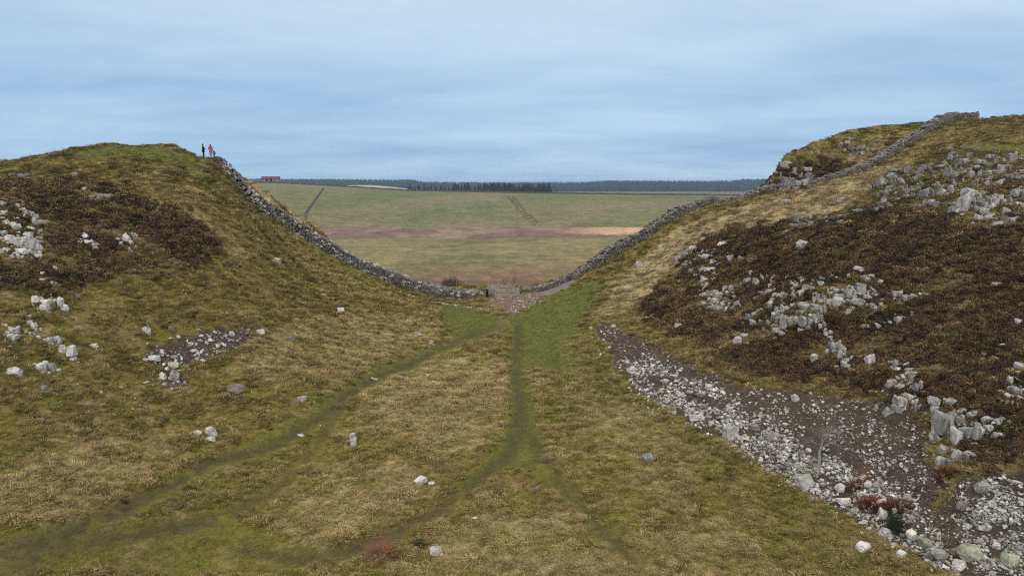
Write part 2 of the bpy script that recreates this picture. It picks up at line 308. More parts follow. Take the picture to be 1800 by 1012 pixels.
def hit(u, v):                           # first ground point on the sight line; None above the skyline
    a, y, z = ray(u, v); t = _ts / y; X = a * t; zz = CAM_Z + z * t; d = zz - gz(X, _ts)
    k = np.nonzero(d < 0)[0]
    if len(k) == 0: return None
    k = max(k[0], 1); s = d[k - 1] / (d[k - 1] - d[k]) if d[k - 1] > 0 else 0; Yh = _ts[k - 1] + s * (_ts[k] - _ts[k - 1])
    return Vector((a * Yh / y, Yh, float(gz(a * Yh / y, Yh))))
_tn = np.arange(24, 150, .2)
def hits(U, V):                          # the same for many sight lines at once
    U, V = np.asarray(U, float), np.asarray(V, float); out = []
    for i in range(0, len(U), 600):
        a, y, z = ray(U[i:i + 600], V[i:i + 600]); t = _tn[None, :] / y[:, None]; X = a[:, None] * t; d = CAM_Z + z[:, None] * t - gz(X, np.broadcast_to(_tn, X.shape))
        k = np.maximum(np.argmax(d < 0, 1), 1); ok = (d < 0).any(1); r = np.arange(len(k)); d0, d1 = d[r, k - 1], d[r, k]; f = np.where(d0 > 0, d0 / (d0 - d1 + 1e-9), 0); Y = _tn[k - 1] + f * (_tn[k] - _tn[k - 1]); x = a * Y / y; zz = gz(x, Y)
        out += [(float(x[j]), float(Y[j]), float(zz[j])) if ok[j] else None for j in r]
    return out
def normal(x, y, e=.6):
    return Vector((float(gz(x - e, y) - gz(x + e, y)), float(gz(x, y - e) - gz(x, y + e)), 2 * e)).normalized()

# ------------------------------------------------------------------ object helpers
def tag(o, label=None, cat=None, group=None, kind=None):
    if label: o['label'] = label
    if cat: o['category'] = cat
    if group: o['group'] = group
    if kind or cat: o['kind'] = kind or 'thing'
    return o
def link(o, parent=None):
    COL.objects.link(o)
    if parent is not None: o.parent = parent
    return o
def empty(name, loc=(0, 0, 0), rz=0):
    o = bpy.data.objects.new(name, None); o.location = loc; o.rotation_euler = (0, 0, rz); o.empty_display_size = .3; return link(o)
def mesh(name, V, F, mat=None, smooth=False):
    me = bpy.data.meshes.new(name); me.from_pydata([tuple(v) for v in V], [], [tuple(f) for f in F]); me.update()
    if mat: me.materials.append(mat)
    if smooth: me.polygons.foreach_set('use_smooth', [True] * len(me.polygons))
    return me
def grid_mesh(name, X, Y, Zz, keep=None, mat=None):
    ny, nx = X.shape; me = bpy.data.meshes.new(name)
    idx = np.arange(nx * ny).reshape(ny, nx)
    q = np.stack([idx[:-1, :-1], idx[:-1, 1:], idx[1:, 1:], idx[1:, :-1]], -1).reshape(-1, 4)
    if keep is not None:
        kf = keep[:-1, :-1].reshape(-1); q = q[kf]
    used, inv = np.unique(q, return_inverse=True); q = inv.reshape(-1, 4)
    co = np.stack([X.ravel(), Y.ravel(), Zz.ravel()], -1)[used]
    me.vertices.add(len(co)); me.vertices.foreach_set('co', co.ravel()); me.loops.add(q.size); me.polygons.add(len(q))
    me.loops.foreach_set('vertex_index', q.ravel().astype(np.int32)); me.polygons.foreach_set('loop_start', np.arange(0, q.size, 4, dtype=np.int32))
    me.polygons.foreach_set('use_smooth', np.ones(len(q), bool)); me.update(calc_edges=True); me.validate()
    if mat: me.materials.append(mat)
    return me, used
def set_col(me, name, c):
    a = me.color_attributes.new(name, 'FLOAT_COLOR', 'POINT'); a.data.foreach_set('color', np.c_[c, np.ones(len(c))].astype(np.float32).ravel())
def set_f(me, name, c):
    a = me.attributes.new(name, 'FLOAT', 'POINT'); a.data.foreach_set('value', np.asarray(c, np.float32))

# ------------------------------------------------------------------ materials
def new_mat(name):
    m = bpy.data.materials.new(name); m.use_nodes = True; nt = m.node_tree; nt.nodes.clear()
    o = nt.nodes.new('ShaderNodeOutputMaterial'); p = nt.nodes.new('ShaderNodeBsdfPrincipled'); nt.links.new(p.outputs[0], o.inputs[0])
    p.inputs['Roughness'].default_value = .95; p.inputs['Specular IOR Level'].default_value = .15
    return m, nt, p
def nnoise(nt, scale, det=4, rough=.6, co='Object'):
    t = nt.nodes.new('ShaderNodeTexCoord'); n = nt.nodes.new('ShaderNodeTexNoise'); nt.links.new(t.outputs[co], n.inputs[0])
    n.inputs['Scale'].default_value = scale; n.inputs['Detail'].default_value = det; n.inputs['Roughness'].default_value = rough; return n
def ramp(nt, src, stops):
    r = nt.nodes.new('ShaderNodeValToRGB'); nt.links.new(src, r.inputs[0]); e = r.color_ramp.elements
    while len(e) < len(stops): e.new(.5)
    for k, (p, c) in zip(e, stops): k.position = p; k.color = (*c, 1) if len(c) == 3 else c
    return r
def mul(nt, a, b, fac=1.0, mode='MULTIPLY'):
    m = nt.nodes.new('ShaderNodeMix'); m.data_type = 'RGBA'; m.blend_type = mode
    if hasattr(fac, 'links'): nt.links.new(fac, m.inputs[0])
    else: m.inputs[0].default_value = fac
    for k, s in ((6, a), (7, b)):
        if isinstance(s, tuple): m.inputs[k].default_value = (*s, 1)
        else: nt.links.new(s, m.inputs[k])
    return m.outputs[2]
def bump(nt, p, src, strength, dist):
    b = nt.nodes.new('ShaderNodeBump'); b.inputs['Strength'].default_value = strength; b.inputs['Distance'].default_value = dist
    nt.links.new(src, b.inputs['Height']); nt.links.new(b.outputs[0], p.inputs['Normal'])
def m_ground():
    m, nt, p = new_mat('hill_ground'); a = nt.nodes.new('ShaderNodeVertexColor'); a.layer_name = 'Col'
    n = nnoise(nt, 9, 5, .75); r = ramp(nt, n.outputs[0], [(.25, (.40, .40, .40)), (.75, (1.3, 1.27, 1.2))])
    n2 = nnoise(nt, 2.2, 5, .7); r2 = ramp(nt, n2.outputs[0], [(.3, (.75, .75, .75)), (.7, (1.2, 1.2, 1.2))])
    c = mul(nt, mul(nt, a.outputs[0], r.outputs[0]), r2.outputs[0]); nt.links.new(c, p.inputs['Base Color']); bump(nt, p, n.outputs[0], .8, .12); return m
def m_tint(name, layer='tint', lo=.62, hi=1.3):
    m, nt, p = new_mat(name); a = nt.nodes.new('ShaderNodeAttribute'); a.attribute_type = 'INSTANCER'; a.attribute_name = layer
    g = nt.nodes.new('ShaderNodeAttribute'); g.attribute_type = 'GEOMETRY'; g.attribute_name = 'shade'
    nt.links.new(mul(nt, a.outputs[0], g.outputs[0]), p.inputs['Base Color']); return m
def m_far():
    m, nt, p = new_mat('moor_ground'); a = nt.nodes.new('ShaderNodeVertexColor'); a.layer_name = 'Col'; c = a.outputs[0]
    for sc, lo, hi in ((.55, .55, 1.4), (.17, .6, 1.38), (.035, .82, 1.18)):
        n = nnoise(nt, sc, 5, .75); c = mul(nt, c, ramp(nt, n.outputs[0], [(.3, (lo,) * 3), (.7, (hi, hi, hi * .96))]).outputs[0])
    nt.links.new(c, p.inputs['Base Color']); return m
MG = m_ground(); MF = m_far(); MT = m_tint('grass_blades')
def plain(name, col, rough=.9, var=.25, scale=6):
    m, nt, p = new_mat(name); n = nnoise(nt, scale, 4); r = ramp(nt, n.outputs[0], [(.3, (1 - var,) * 3), (.7, (1 + var,) * 3)])
    nt.links.new(mul(nt, col, r.outputs[0]), p.inputs['Base Color']); p.inputs['Roughness'].default_value = rough; return m

# ------------------------------------------------------------------ ground
keep = (XX > -.80 * YY - 14) & (XX < .80 * YY + 16)
GC, HH, EE = ground_colour(XX, YY, ZG, FF)
def far_colour(x, y):
    u, v = project(x, y, zfar(x, y))
    n1 = fbm(x * .012, y * .006, 4, 61); n2 = fbm(x * .06, y * .03, 4, 63)
    PG, PB = C(.150, .150, .058), C(.21, .165, .09)
    c = lerp(np.broadcast_to(PG, x.shape + (3,)), PB, sstep(-.3, .4, 1.3 * n1 + .6 * n2) * .85)
    c = lerp(c, C(.10, .135, .04), sstep(.15, .5, -n1 + .5 * n2) * .5)
    nearf = lerp(np.broadcast_to(C(.215, .175, .082), c.shape), C(.155, .14, .062), sstep(-.3, .4, n1 + .7 * n2)); c = lerp(c, nearf, sstep(350, 335, y))
    bog = sstep(328, 342, y + 8 * n2 + 6 * n1) * sstep(424, 414, y + 5 * n2)
    c = lerp(c, lerp(np.broadcast_to(C(.185, .115, .088), c.shape), C(.25, .185, .125), sstep(0, .5, n1 + n2)), bog)
    reed = sstep(955, 1075, u + 45 * n1 + 18 * n2) * sstep(352, 372, y + 4 * n2) * sstep(422, 416, y)
    c = lerp(c, C(.50, .33, .21), reed)
    near = sstep(235, 190, y + 12 * n2); c = lerp(c, C(.18, .11, .068), near * sstep(640, 800, u) * .9)
    dry = sstep(290, 230, y + 14 * n2) * sstep(930, 1030, u); c = lerp(c, C(.21, .15, .085), dry * .7)
    moor = sstep(872, 905, y + 6 * n1); c = lerp(c, lerp(np.broadcast_to(C(.22, .155, .105), c.shape), C(.15, .13, .07), sstep(-.2, .4, n1)), moor)
    pale = np.exp(-((y - 1700) / 330) ** 2) * sstep(470, 560, u) * sstep(770, 720, u); c = lerp(c, C(.42, .36, .27), np.clip(pale * 1.6, 0, 1))
    c = lerp(c, C(.045, .06, .04), sstep(2350, 2500, y))
    gs = sstep(820, 842, y) * sstep(880, 866, y) * sstep(900, 1000, u); c = lerp(c, C(.09, .14, .03), gs * .8)
    return np.clip(c, 0, 1)
tb = sstep(128, 160, YY) ; cliff = np.clip((ZB - zfar(XX, YY)) / 8, 0, 1); tb = tb * (1 - cliff)
GC = lerp(GC, far_colour(XX, YY), tb)
me, used = grid_mesh('hillside', XX, YY, ZG, keep, MG); set_col(me, 'Col', GC.reshape(-1, 3)[used])
tag(link(bpy.data.objects.new('hillside', me)), kind='structure')
fy = np.concatenate([np.linspace(184, 960, 330), np.geomspace(965, 14000, 170)]); ft = np.linspace(-1.15, 1.15, 420); FX = fy[:, None] * ft[None, :] * np.where(fy < 400, 1, 1)[:, None]; FYY = np.repeat(fy[:, None], 420, 1)
FZ = zfar(FX, FYY) - np.where(FYY < 187.5, .05, 0)
me, used = grid_mesh('moorland', FX, FYY, FZ, None, MF); set_col(me, 'Col', far_colour(FX, FYY).reshape(-1, 3)[used])
tag(link(bpy.data.objects.new('moorland', me)), kind='structure')

# ------------------------------------------------------------------ vegetation carried by points (stuff)
PROT = bpy.data.collections.new('plant_kinds')
def proto_coll(name, meshes):
    c = bpy.data.collections.new(name)
    for i, m in enumerate(meshes): c.objects.link(bpy.data.objects.new('%s_%02d' % (name, i), m))
    return c
def blade_clump(seed, n, rad, hmin, hmax, lean, wid, comb=.5):
    r = random.Random(seed); V, F, S = [], [], []
    for _ in range(n):
        a = r.uniform(0, 6.283); q = rad * math.sqrt(r.random()); bx, by = q * math.cos(a), q * math.sin(a)
        h = r.uniform(hmin, hmax); d = a + r.uniform(-1, 1); ln = lean * r.uniform(.4, 1.3)
        ox, oy = math.cos(d) * ln * (1 - comb) + comb * ln * r.uniform(.5, 1.2), math.sin(d) * ln * (1 - comb) + comb * ln * r.uniform(-.3, .3)
        sx, sy = -oy, ox; k = math.hypot(sx, sy) or 1; w = wid * r.uniform(.6, 1.3); sx *= w / k; sy *= w / k; s = r.uniform(.7, 1.35); b = len(V)
        for t, ww in ((0, 1), (.5, .8)):
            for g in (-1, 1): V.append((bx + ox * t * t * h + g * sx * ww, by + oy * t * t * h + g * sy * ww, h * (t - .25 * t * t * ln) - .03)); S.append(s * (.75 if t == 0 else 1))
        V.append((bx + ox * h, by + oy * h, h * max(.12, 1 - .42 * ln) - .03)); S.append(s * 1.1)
        F += [(b, b + 1, b + 3, b + 2), (b + 2, b + 3, b + 4)]
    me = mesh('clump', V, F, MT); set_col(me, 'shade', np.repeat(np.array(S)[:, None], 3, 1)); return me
def heather_clump(seed, n, rad, h):
    r = random.Random(seed); V, F, S = [], [], []
    for _ in range(n):
        a = r.uniform(0, 6.283); el = math.asin(r.uniform(.05, 1)); q = r.uniform(.75, 1.08)
        c = Vector((math.cos(a) * math.cos(el) * rad * q, math.sin(a) * math.cos(el) * rad * q, math.sin(el) * h * q))
        l = r.uniform(.05, .11); d1 = Vector((r.gauss(0, 1), r.gauss(0, 1), r.gauss(.6, .8))).normalized() * l; d2 = d1.cross(Vector((r.gauss(0, 1), r.gauss(0, 1), r.gauss(0, 1)))).normalized() * l * .38
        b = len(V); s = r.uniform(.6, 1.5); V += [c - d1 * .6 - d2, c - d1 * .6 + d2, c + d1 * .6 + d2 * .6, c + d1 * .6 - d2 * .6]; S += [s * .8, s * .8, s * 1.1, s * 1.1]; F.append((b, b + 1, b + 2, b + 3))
    me = mesh('heather_clump', V, F, MT); set_col(me, 'shade', np.repeat(np.array(S)[:, None], 3, 1)); return me
def instancer(name, P, scl, rot, tint, pid, coll, label, cat):
    me = bpy.data.meshes.new(name); me.vertices.add(len(P)); me.vertices.foreach_set('co', np.asarray(P, np.float32).ravel())
    set_f(me, 'scl', scl); a = me.attributes.new('rot', 'FLOAT_VECTOR', 'POINT'); a.data.foreach_set('vector', np.asarray(rot, np.float32).ravel())
    if tint is not None: set_col(me, 'tint', tint)
    a = me.attributes.new('pid', 'INT', 'POINT'); a.data.foreach_set('value', np.asarray(pid, np.int32))
    o = link(bpy.data.objects.new(name, me)); tag(o, label, cat, kind='stuff')
    g = bpy.data.node_groups.new(name, 'GeometryNodeTree'); g.interface.new_socket('Geometry', in_out='INPUT', socket_type='NodeSocketGeometry'); g.interface.new_socket('Geometry', in_out='OUTPUT', socket_type='NodeSocketGeometry')
    N, L = g.nodes.new, g.links.new; gi = N('NodeGroupInput'); go = N('NodeGroupOutput'); ip = N('GeometryNodeInstanceOnPoints'); ci = N('GeometryNodeCollectionInfo')
    ci.inputs['Collection'].default_value = coll; ci.inputs['Separate Children'].default_value = True; ci.inputs['Reset Children'].default_value = True
    def na(nm, ty):
        n = N('GeometryNodeInputNamedAttribute'); n.data_type = ty; n.inputs[0].default_value = nm; return n.outputs[0]
    L(gi.outputs[0], ip.inputs['Points']); L(ci.outputs[0], ip.inputs['Instance']); ip.inputs['Pick Instance'].default_value = True
    L(na('pid', 'INT'), ip.inputs['Instance Index']); L(na('scl', 'FLOAT'), ip.inputs['Scale'])
    er = N('FunctionNodeEulerToRotation'); L(na('rot', 'FLOAT_VECTOR'), er.inputs[0]); L(er.outputs[0], ip.inputs['Rotation']); L(ip.outputs[0], go.inputs[0])
    o.modifiers.new('scatter', 'NODES').node_group = g; return o
def gsamp(A, x, y):
    ix = np.clip(((x - GX[0]) / ST + .5).astype(int), 0, len(GX) - 1); iy = np.clip(((y - GY[0]) / ST + .5).astype(int), 0, len(GY) - 1); return A[iy, ix]
def scatter_xy(n, y0=25, y1=150, pw=1.0):
    r = rng.random(n); y = (y0 ** (1 - pw) + r * (y1 ** (1 - pw) - y0 ** (1 - pw))) ** (1 / (1 - pw)) if pw != 1 else y0 * (y1 / y0) ** r
    x = (rng.random(n) * 2 - 1) * (.80 * y + 4); return x, y
def do_grass():
    kinds = [blade_clump(i, 50, .25, .05, .13, 1.1, .012, .45) for i in range(4)] + [blade_clump(10 + i, 64, .22, .13, .27, 1.25, .010, .35) for i in range(3)] + [blade_clump(20 + i, 40, .24, .02, .05, .8, .013, .2) for i in range(3)]
    coll = proto_coll('grass_kinds', kinds)
    x, y = scatter_xy(280000, 25, 148, .8)
    f = {k: gsamp(M, x, y) for k, M in FF.items()}; e = gsamp(EE, x, y); h = gsamp(HH, x, y); cl = gsamp(tb, x, y)
    prob = (1 - np.clip(e * 1.3, 0, 1)) * (1 - .92 * np.clip(f['mud'] * 1.4, 0, 1)) * (1 - .75 * h) * (1 - np.clip(f['red'] * 1.5 + f['gravel'] * 2, 0, 1)) * (1 - cl)
    prob = np.maximum(prob, .30 * sstep(.05, .4, fbm(x * .5, y * .5, 3, 79)) * (1 - .6 * e) * (1 - np.clip(f['red'] + f['gravel'], 0, 1)))
    k = rng.random(len(x)) < prob; x, y = x[k], y[k]; f = {q: m[k] for q, m in f.items()}
    n = len(x); z = gz(x, y); c = gsamp(GC, x, y); tus = fbm(x * .5, y * .5, 3, 71)
    v = 1.06 + .28 * rng.standard_normal(n)[:, None]; t = np.clip(c * np.clip(v, .4, 2.1), 0, 1)
    st = (rng.random(n) < .15 + .25 * f['dry'] - .15 * f['green']); t[st] = lerp(t[st], STRAW * 1.15, np.full(st.sum(), .6))
    dk = rng.random(n) < .12; t[dk] *= .45
    short = np.clip(f['green'] * 1.2 + f['mud'], 0, 1) > .45
    pid = np.where(short, 7 + rng.integers(0, 3, n), np.where((tus + .15 * rng.standard_normal(n) > .2), 4 + rng.integers(0, 3, n), rng.integers(0, 4, n)))
    scl = np.clip(y / 62, .72, 1.5) * rng.uniform(.6, 1.3, n) * (1 + .6 * np.clip(tus, -.5, .8)); big = (rng.random(n) < .06 * (1 - f['green'])) & ~short & (gsamp(EE, x, y) < .3); scl[big] *= np.where(y[big] < 65, 2.0, 1.6); pid[big] = 4 + rng.integers(0, 3, big.sum()); t[big] = np.clip(lerp(t[big], STRAW * .9, np.full(big.sum(), .45)), 0, 1)
    ang = 2.5 * fbm(x * .07, y * .07, 2, 77) + rng.normal(0, .9, n) + 3.9
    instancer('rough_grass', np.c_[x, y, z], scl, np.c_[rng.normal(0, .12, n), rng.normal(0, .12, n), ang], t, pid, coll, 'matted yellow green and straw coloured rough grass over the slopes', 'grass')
def do_heather():
    coll = proto_coll('heather_kinds', [heather_clump(40 + i, 150, .36, .26) for i in range(4)])
    x, y = scatter_xy(150000, 28, 145, .6); h = gsamp(HH, x, y); e = gsamp(EE, x, y); k = (rng.random(len(x)) < h * (1 - e)) & (h > .25); x, y = x[k], y[k]; n = len(x)
    c = gsamp(GC, x, y) * np.clip(1.1 + .35 * rng.standard_normal(n), .4, 2.2)[:, None]
    ru = rng.random(n) < .26; c[ru] = lerp(c[ru], RUST * 1.1, np.full(ru.sum(), .7)); ol = rng.random(n) < .05; c[ol] = lerp(c[ol], OLIVE * .8, np.full(ol.sum(), .6))
    instancer('heather', np.c_[x, y, gz(x, y) - .05], np.clip(y / 55, .75, 1.7) * rng.uniform(.6, 1.35, n), np.c_[rng.normal(0, .15, n), rng.normal(0, .15, n), rng.uniform(0, 6.28, n)], np.clip(c, 0, 1), rng.integers(0, 4, n), coll, 'dark brown winter heather covering the crag slopes', 'heather')
do_grass(); do_heather()

# ------------------------------------------------------------------ stone
def m_rock(name, lite, mid, dark, moss=(.16, .16, .06), mossf=.25, scale=1.6, lo=.6, hi=1.2):
    m, nt, p = new_mat(name); oi = nt.nodes.new('ShaderNodeObjectInfo'); tc = nt.nodes.new('ShaderNodeTexCoord')
    ad = nt.nodes.new('ShaderNodeVectorMath'); ad.operation = 'MULTIPLY_ADD'; ad.inputs[1].default_value = (1, 1, 1)
    cb = nt.nodes.new('ShaderNodeMath'); cb.operation = 'MULTIPLY'; cb.inputs[1].default_value = 50; nt.links.new(oi.outputs['Random'], cb.inputs[0])
    nt.links.new(tc.outputs['Object'], ad.inputs[0]); nt.links.new(cb.outputs[0], ad.inputs[2])
    def nz(s, d, r):
        n = nt.nodes.new('ShaderNodeTexNoise'); n.inputs['Scale'].default_value = s; n.inputs['Detail'].default_value = d; n.inputs['Roughness'].default_value = r; nt.links.new(ad.outputs[0], n.inputs[0]); return n.outputs[0]
    a = nz(scale, 6, .7); b = nz(scale * 3.2, 5, .75); c = nz(scale * .8, 3, .6)
    r = ramp(nt, a, [(.28, dark), (.42, mid), (.56, lite), (.75, tuple(min(1, q * 1.25) for q in lite))])
    r2 = ramp(nt, b, [(.32, (.45, .45, .45)), (.5, (1, 1, 1)), (.72, (1.15, 1.15, 1.15))])
    col = mul(nt, r.outputs[0], r2.outputs[0])
    mf = ramp(nt, c, [(.55, (0, 0, 0)), (.68, (mossf,) * 3)]); col = mul(nt, col, moss, mf.outputs[0], 'MIX')
    rr = ramp(nt, oi.outputs['Random'], [(0, (lo, lo, lo)), (1, (hi, hi * .99, hi * .975))]); col = mul(nt, col, rr.outputs[0])
    nt.links.new(col, p.inputs['Base Color']); bump(nt, p, b, .6, .08); return m
M_WHIN = m_rock('whinstone', (.50, .47, .43), (.30, .28, .255), (.055, .05, .046))
M_SCREE = m_rock('scree_stone', (.62, .585, .54), (.36, .338, .31), (.07, .065, .06), mossf=.12, lo=.30, hi=1.25)
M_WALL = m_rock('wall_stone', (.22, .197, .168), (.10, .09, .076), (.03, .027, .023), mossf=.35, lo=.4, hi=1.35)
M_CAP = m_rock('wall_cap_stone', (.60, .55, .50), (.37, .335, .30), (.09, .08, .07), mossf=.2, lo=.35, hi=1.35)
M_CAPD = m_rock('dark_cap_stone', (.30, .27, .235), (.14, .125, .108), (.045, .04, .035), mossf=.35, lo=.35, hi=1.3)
M_DARKROCK = m_rock('mossy_whinstone', (.36, .335, .30), (.205, .19, .165), (.055, .05, .044), mossf=.6)
M_LICHEN = m_rock('lichen_stone', (.46, .455, .32), (.34, .335, .24), (.13, .128, .10), mossf=.1)
M_TAN = m_rock('tan_stone', (.34, .27, .22), (.24, .19, .155), (.1, .08, .07), mossf=.1)
M_PALE = m_rock('pale_boulder', (.68, .64, .59), (.46, .432, .40), (.12, .112, .105), mossf=.12, lo=.72, hi=1.15)
M_GRIT = m_rock('dark_grit', (.20, .155, .13), (.115, .088, .072), (.045, .035, .03), mossf=.1, lo=.5, hi=1.4)
M_FACE = m_rock('pale_wall_face', (.42, .385, .345), (.21, .19, .167), (.05, .045, .04), mossf=.25, lo=.3, hi=1.5)
M_CORE = plain('wall_core', (.018, .016, .013))
def hull(pts, cuts=0, r=None, amp=0):
    bm = bmesh.new()
    for q in pts: bm.verts.new(q)
    res = bmesh.ops.convex_hull(bm, input=bm.verts); bmesh.ops.delete(bm, geom=[g for g in res['geom_interior'] if isinstance(g, bmesh.types.BMVert)], context='VERTS')
    bmesh.ops.delete(bm, geom=[w for w in bm.verts if not w.link_faces], context='VERTS')
    for _ in range(cuts):                    # knock flat faces off
        n = Vector((r.gauss(0, 1), r.gauss(0, 1), r.gauss(.3, .7))).normalized(); co = Vector((0, 0, .5)) + n * r.uniform(.36, .52)
        g = bmesh.ops.bisect_plane(bm, geom=bm.verts[:] + bm.edges[:] + bm.faces[:], plane_co=co, plane_no=n, clear_outer=True)
        bmesh.ops.contextual_create(bm, geom=[e for e in g['geom_cut'] if isinstance(e, bmesh.types.BMEdge)])
    if amp:
        bmesh.ops.triangulate(bm, faces=bm.faces); bmesh.ops.subdivide_edges(bm, edges=[e for e in bm.edges if e.calc_length() > .28], cuts=1)
        bmesh.ops.triangulate(bm, faces=bm.faces)
        for w in bm.verts: w.co += Vector((r.gauss(0, amp), r.gauss(0, amp), r.gauss(0, amp)))
    bmesh.ops.recalc_face_normals(bm, faces=bm.faces); bm.verts.index_update(); V = [w.co.copy() for w in bm.verts]; F = [[w.index for w in f.verts] for f in bm.faces]; bm.free(); return V, F
def block_pts(r, jit=.16, cham=.14):              # a unit joint block: base at z = 0, 1 x 1 x 1, corners knocked off
    P = []
    for sx in (-1, 1):
        for sy in (-1, 1):
            for sz in (0, 1):
                c = Vector((sx * .5 * (1 - r.random() * jit * 1.6), sy * .5 * (1 - r.random() * jit * 1.6), sz * (1 - r.random() * jit * 1.3)))
                for ax in range(3):
                    q = c.copy(); ch = cham * r.uniform(.3, 1.4); q[ax] -= (sx, sy, 2 * sz - 1)[ax] * ch; P.append(q)
    return P
def boulder_pts(r, n=22):
    P = []
    for i in range(n):
        z = 1 - 2 * (i + .5) / n; a = i * 2.39996 + r.uniform(-.4, .4); k = math.sqrt(1 - z * z); q = r.uniform(.84, 1.06)
        P.append(Vector((.5 * k * math.cos(a) * q, .5 * k * math.sin(a) * q, .5 + .5 * z * q)))
    return P
def chip_pts(r, n=11):
    P = []
    for i in range(n):
        z = 1 - 2 * (i + .5) / n; a = i * 2.39996 + r.uniform(-.9, .9); k = math.sqrt(1 - z * z); q = r.uniform(.6, 1.15)
        P.append(Vector((.5 * k * math.cos(a) * q, .5 * k * math.sin(a) * q, .5 + .5 * z * q)))
    return P
_r = random.Random(99)
BLOCKS = [hull(block_pts(_r, .28, .13), 4, _r, .015) for _ in range(14)]; BOULD = [hull(boulder_pts(_r), 3, _r, .018) for _ in range(6)]; CHIPS = [hull([Vector((q.x * 1.25 * _r.uniform(.9, 1.1), q.y * .9, (q.z - .5) * .72 + .5)) for q in chip_pts(_r)], 2, _r) for _ in range(10)]
BRICKS = [hull([Vector((sx * .5 * _r.uniform(.82, 1), sy * .5 * _r.uniform(.82, 1), sz * .5 * _r.uniform(.78, 1))) for sx in (-1, 1) for sy in (-1, 1) for sz in (-1, 1)]) for _ in range(10)]
_mc = {}
def shape(kind, i, mat):
    k = (kind, i, mat.name)
    if k not in _mc:
        V, F = {'block': BLOCKS, 'boulder': BOULD, 'chip': CHIPS, 'brick': BRICKS}[kind][i]; _mc[k] = mesh('%s_shape' % kind, V, F, mat)
    return _mc[k]
def stone_obj(name, kind, mat, loc, dims, rot, parent=None, r=rnd):
    n = {'block': 14, 'boulder': 6, 'chip': 10, 'brick': 10}[kind]
    o = bpy.data.objects.new(name, shape(kind, r.randrange(n), mat)); o.location = loc; o.scale = dims; o.rotation_euler = rot; return link(o, parent)
def place(u, v, w, h):
    p = None
    while p is None: p = hit(u, v); v += 4
    d = p.y * CP - (p.z - CAM_Z) * SP; return p, w * d / FPX, h * d / FPX
def crag(label, cat, blocks, mat=None, name='rock_outcrop', fill=None, nfill=0, group=None, joint=True):
    ps = [place(*b) for b in blocks]; mat = mat or M_WHIN
    bp = sum((p for p, _, _ in ps), Vector()) / len(ps); bp.z = float(gz(bp.x, bp.y)); root = tag(empty(name, bp), label, cat, group)
    def put(x, y, z, d, tilt=.09, yaw=.35, kind='block', nm='rock_block'): stone_obj(nm, kind, mat, Vector((x, y, z)) - bp, d, (rnd.gauss(0, tilt), rnd.gauss(0, tilt), rnd.gauss(0, yaw)), root)
    for p, w, h in ps:
        dep = max(w, h * .7) * rnd.uniform(.8, 1.1); sink = .34 * h + .12; yaw = rnd.gauss(0, .3); cy, sy = math.cos(yaw), math.sin(yaw)
        nx = 1 if (w < .55 or not joint) else rnd.choice((2, 2, 3)) if w > 1.1 else rnd.choice((1, 2, 2)); edges = sorted([0, 1] + [min(.85, max(.15, (k + 1) / nx + rnd.gauss(0, .09))) for k in range(nx - 1)])
        for k in range(nx):                      # columns parted by joints
            x0, x1 = edges[k], edges[k + 1]; cw = (x1 - x0) * w; cx = ((x0 + x1) / 2 - .5) * w; hh = h * rnd.uniform(.72, 1.12); oy = rnd.gauss(0, .10) * dep; nz = 1 if hh < cw * 1.1 or not joint else rnd.choice((1, 2, 2)); zz = p.z - sink; left = hh + sink
            for j in range(nz):
                bh = left if j == nz - 1 else left * rnd.uniform(.4, .62); left -= bh
                put(p.x + cx * cy + rnd.gauss(0, .03) * w, p.y + dep * .3 + cx * sy + oy + j * .06 * dep, zz, (cw * rnd.uniform(.88, 1.05), dep * rnd.uniform(.85, 1.1), bh * 1.0), .05, .12); zz += bh * .93
        for _ in range(2):
            a, b = w * rnd.uniform(.3, .6), h * rnd.uniform(.3, .6); x = p.x + rnd.choice((-1, 1)) * w * rnd.uniform(.45, .85); y = p.y + rnd.uniform(-.2, .6) * w; put(x, y, float(gz(x, y)) - .35 * b, (a, a * rnd.uniform(.7, 1.2), b * 1.2), .2, .8)
        for _ in range(3):                       # broken pieces round its foot
            q = w * rnd.uniform(.10, .34); x = p.x + rnd.uniform(-1, 1) * w; y = p.y - rnd.uniform(-.2, .7) * w; put(x, y, float(gz(x, y)) - q * .25, (q * 1.3, q, q * .8), .35, 2, 'chip', 'rock_piece')
    if fill:
        for u, v in inpoly(fill, nfill, rnd):
            p, a, b = place(u, v, 4 + 12 * rnd.random() ** 1.6, 4 + 10 * rnd.random() ** 1.4); put(p.x, p.y, p.z - .35 * b, (a * rnd.uniform(.8, 1.4), a, b * 1.25), .12, .45)
    return root
def inpoly(p, n, r):
    us = [q[0] for q in p]; vv = [q[1] for q in p]; out = []
    while len(out) < n:
        u, v = r.uniform(min(us), max(us)), r.uniform(min(vv), max(vv)); c = False
        for (x1, y1), (x2, y2) in zip(p, p[1:] + p[:1]):
            if (y1 > v) != (y2 > v) and u < (x2 - x1) * (v - y1) / (y2 - y1) + x1: c = not c
        if c: out.append((u, v))
    return out
def boulder(u, v, w, h, label, kind='block', mat=None, name='boulder', cat='boulder', group=None, tilt=.15):
    p, a, b = place(u, v, w, h); dz = .18 * b
    o = stone_obj(name, kind, mat or M_WHIN, p + Vector((0, a * .3, -dz)), (a * 1.1, a * rnd.uniform(.7, 1), b + dz), (rnd.gauss(0, tilt), rnd.gauss(0, tilt), rnd.uniform(-.5, .5))); return tag(o, label, cat, group)

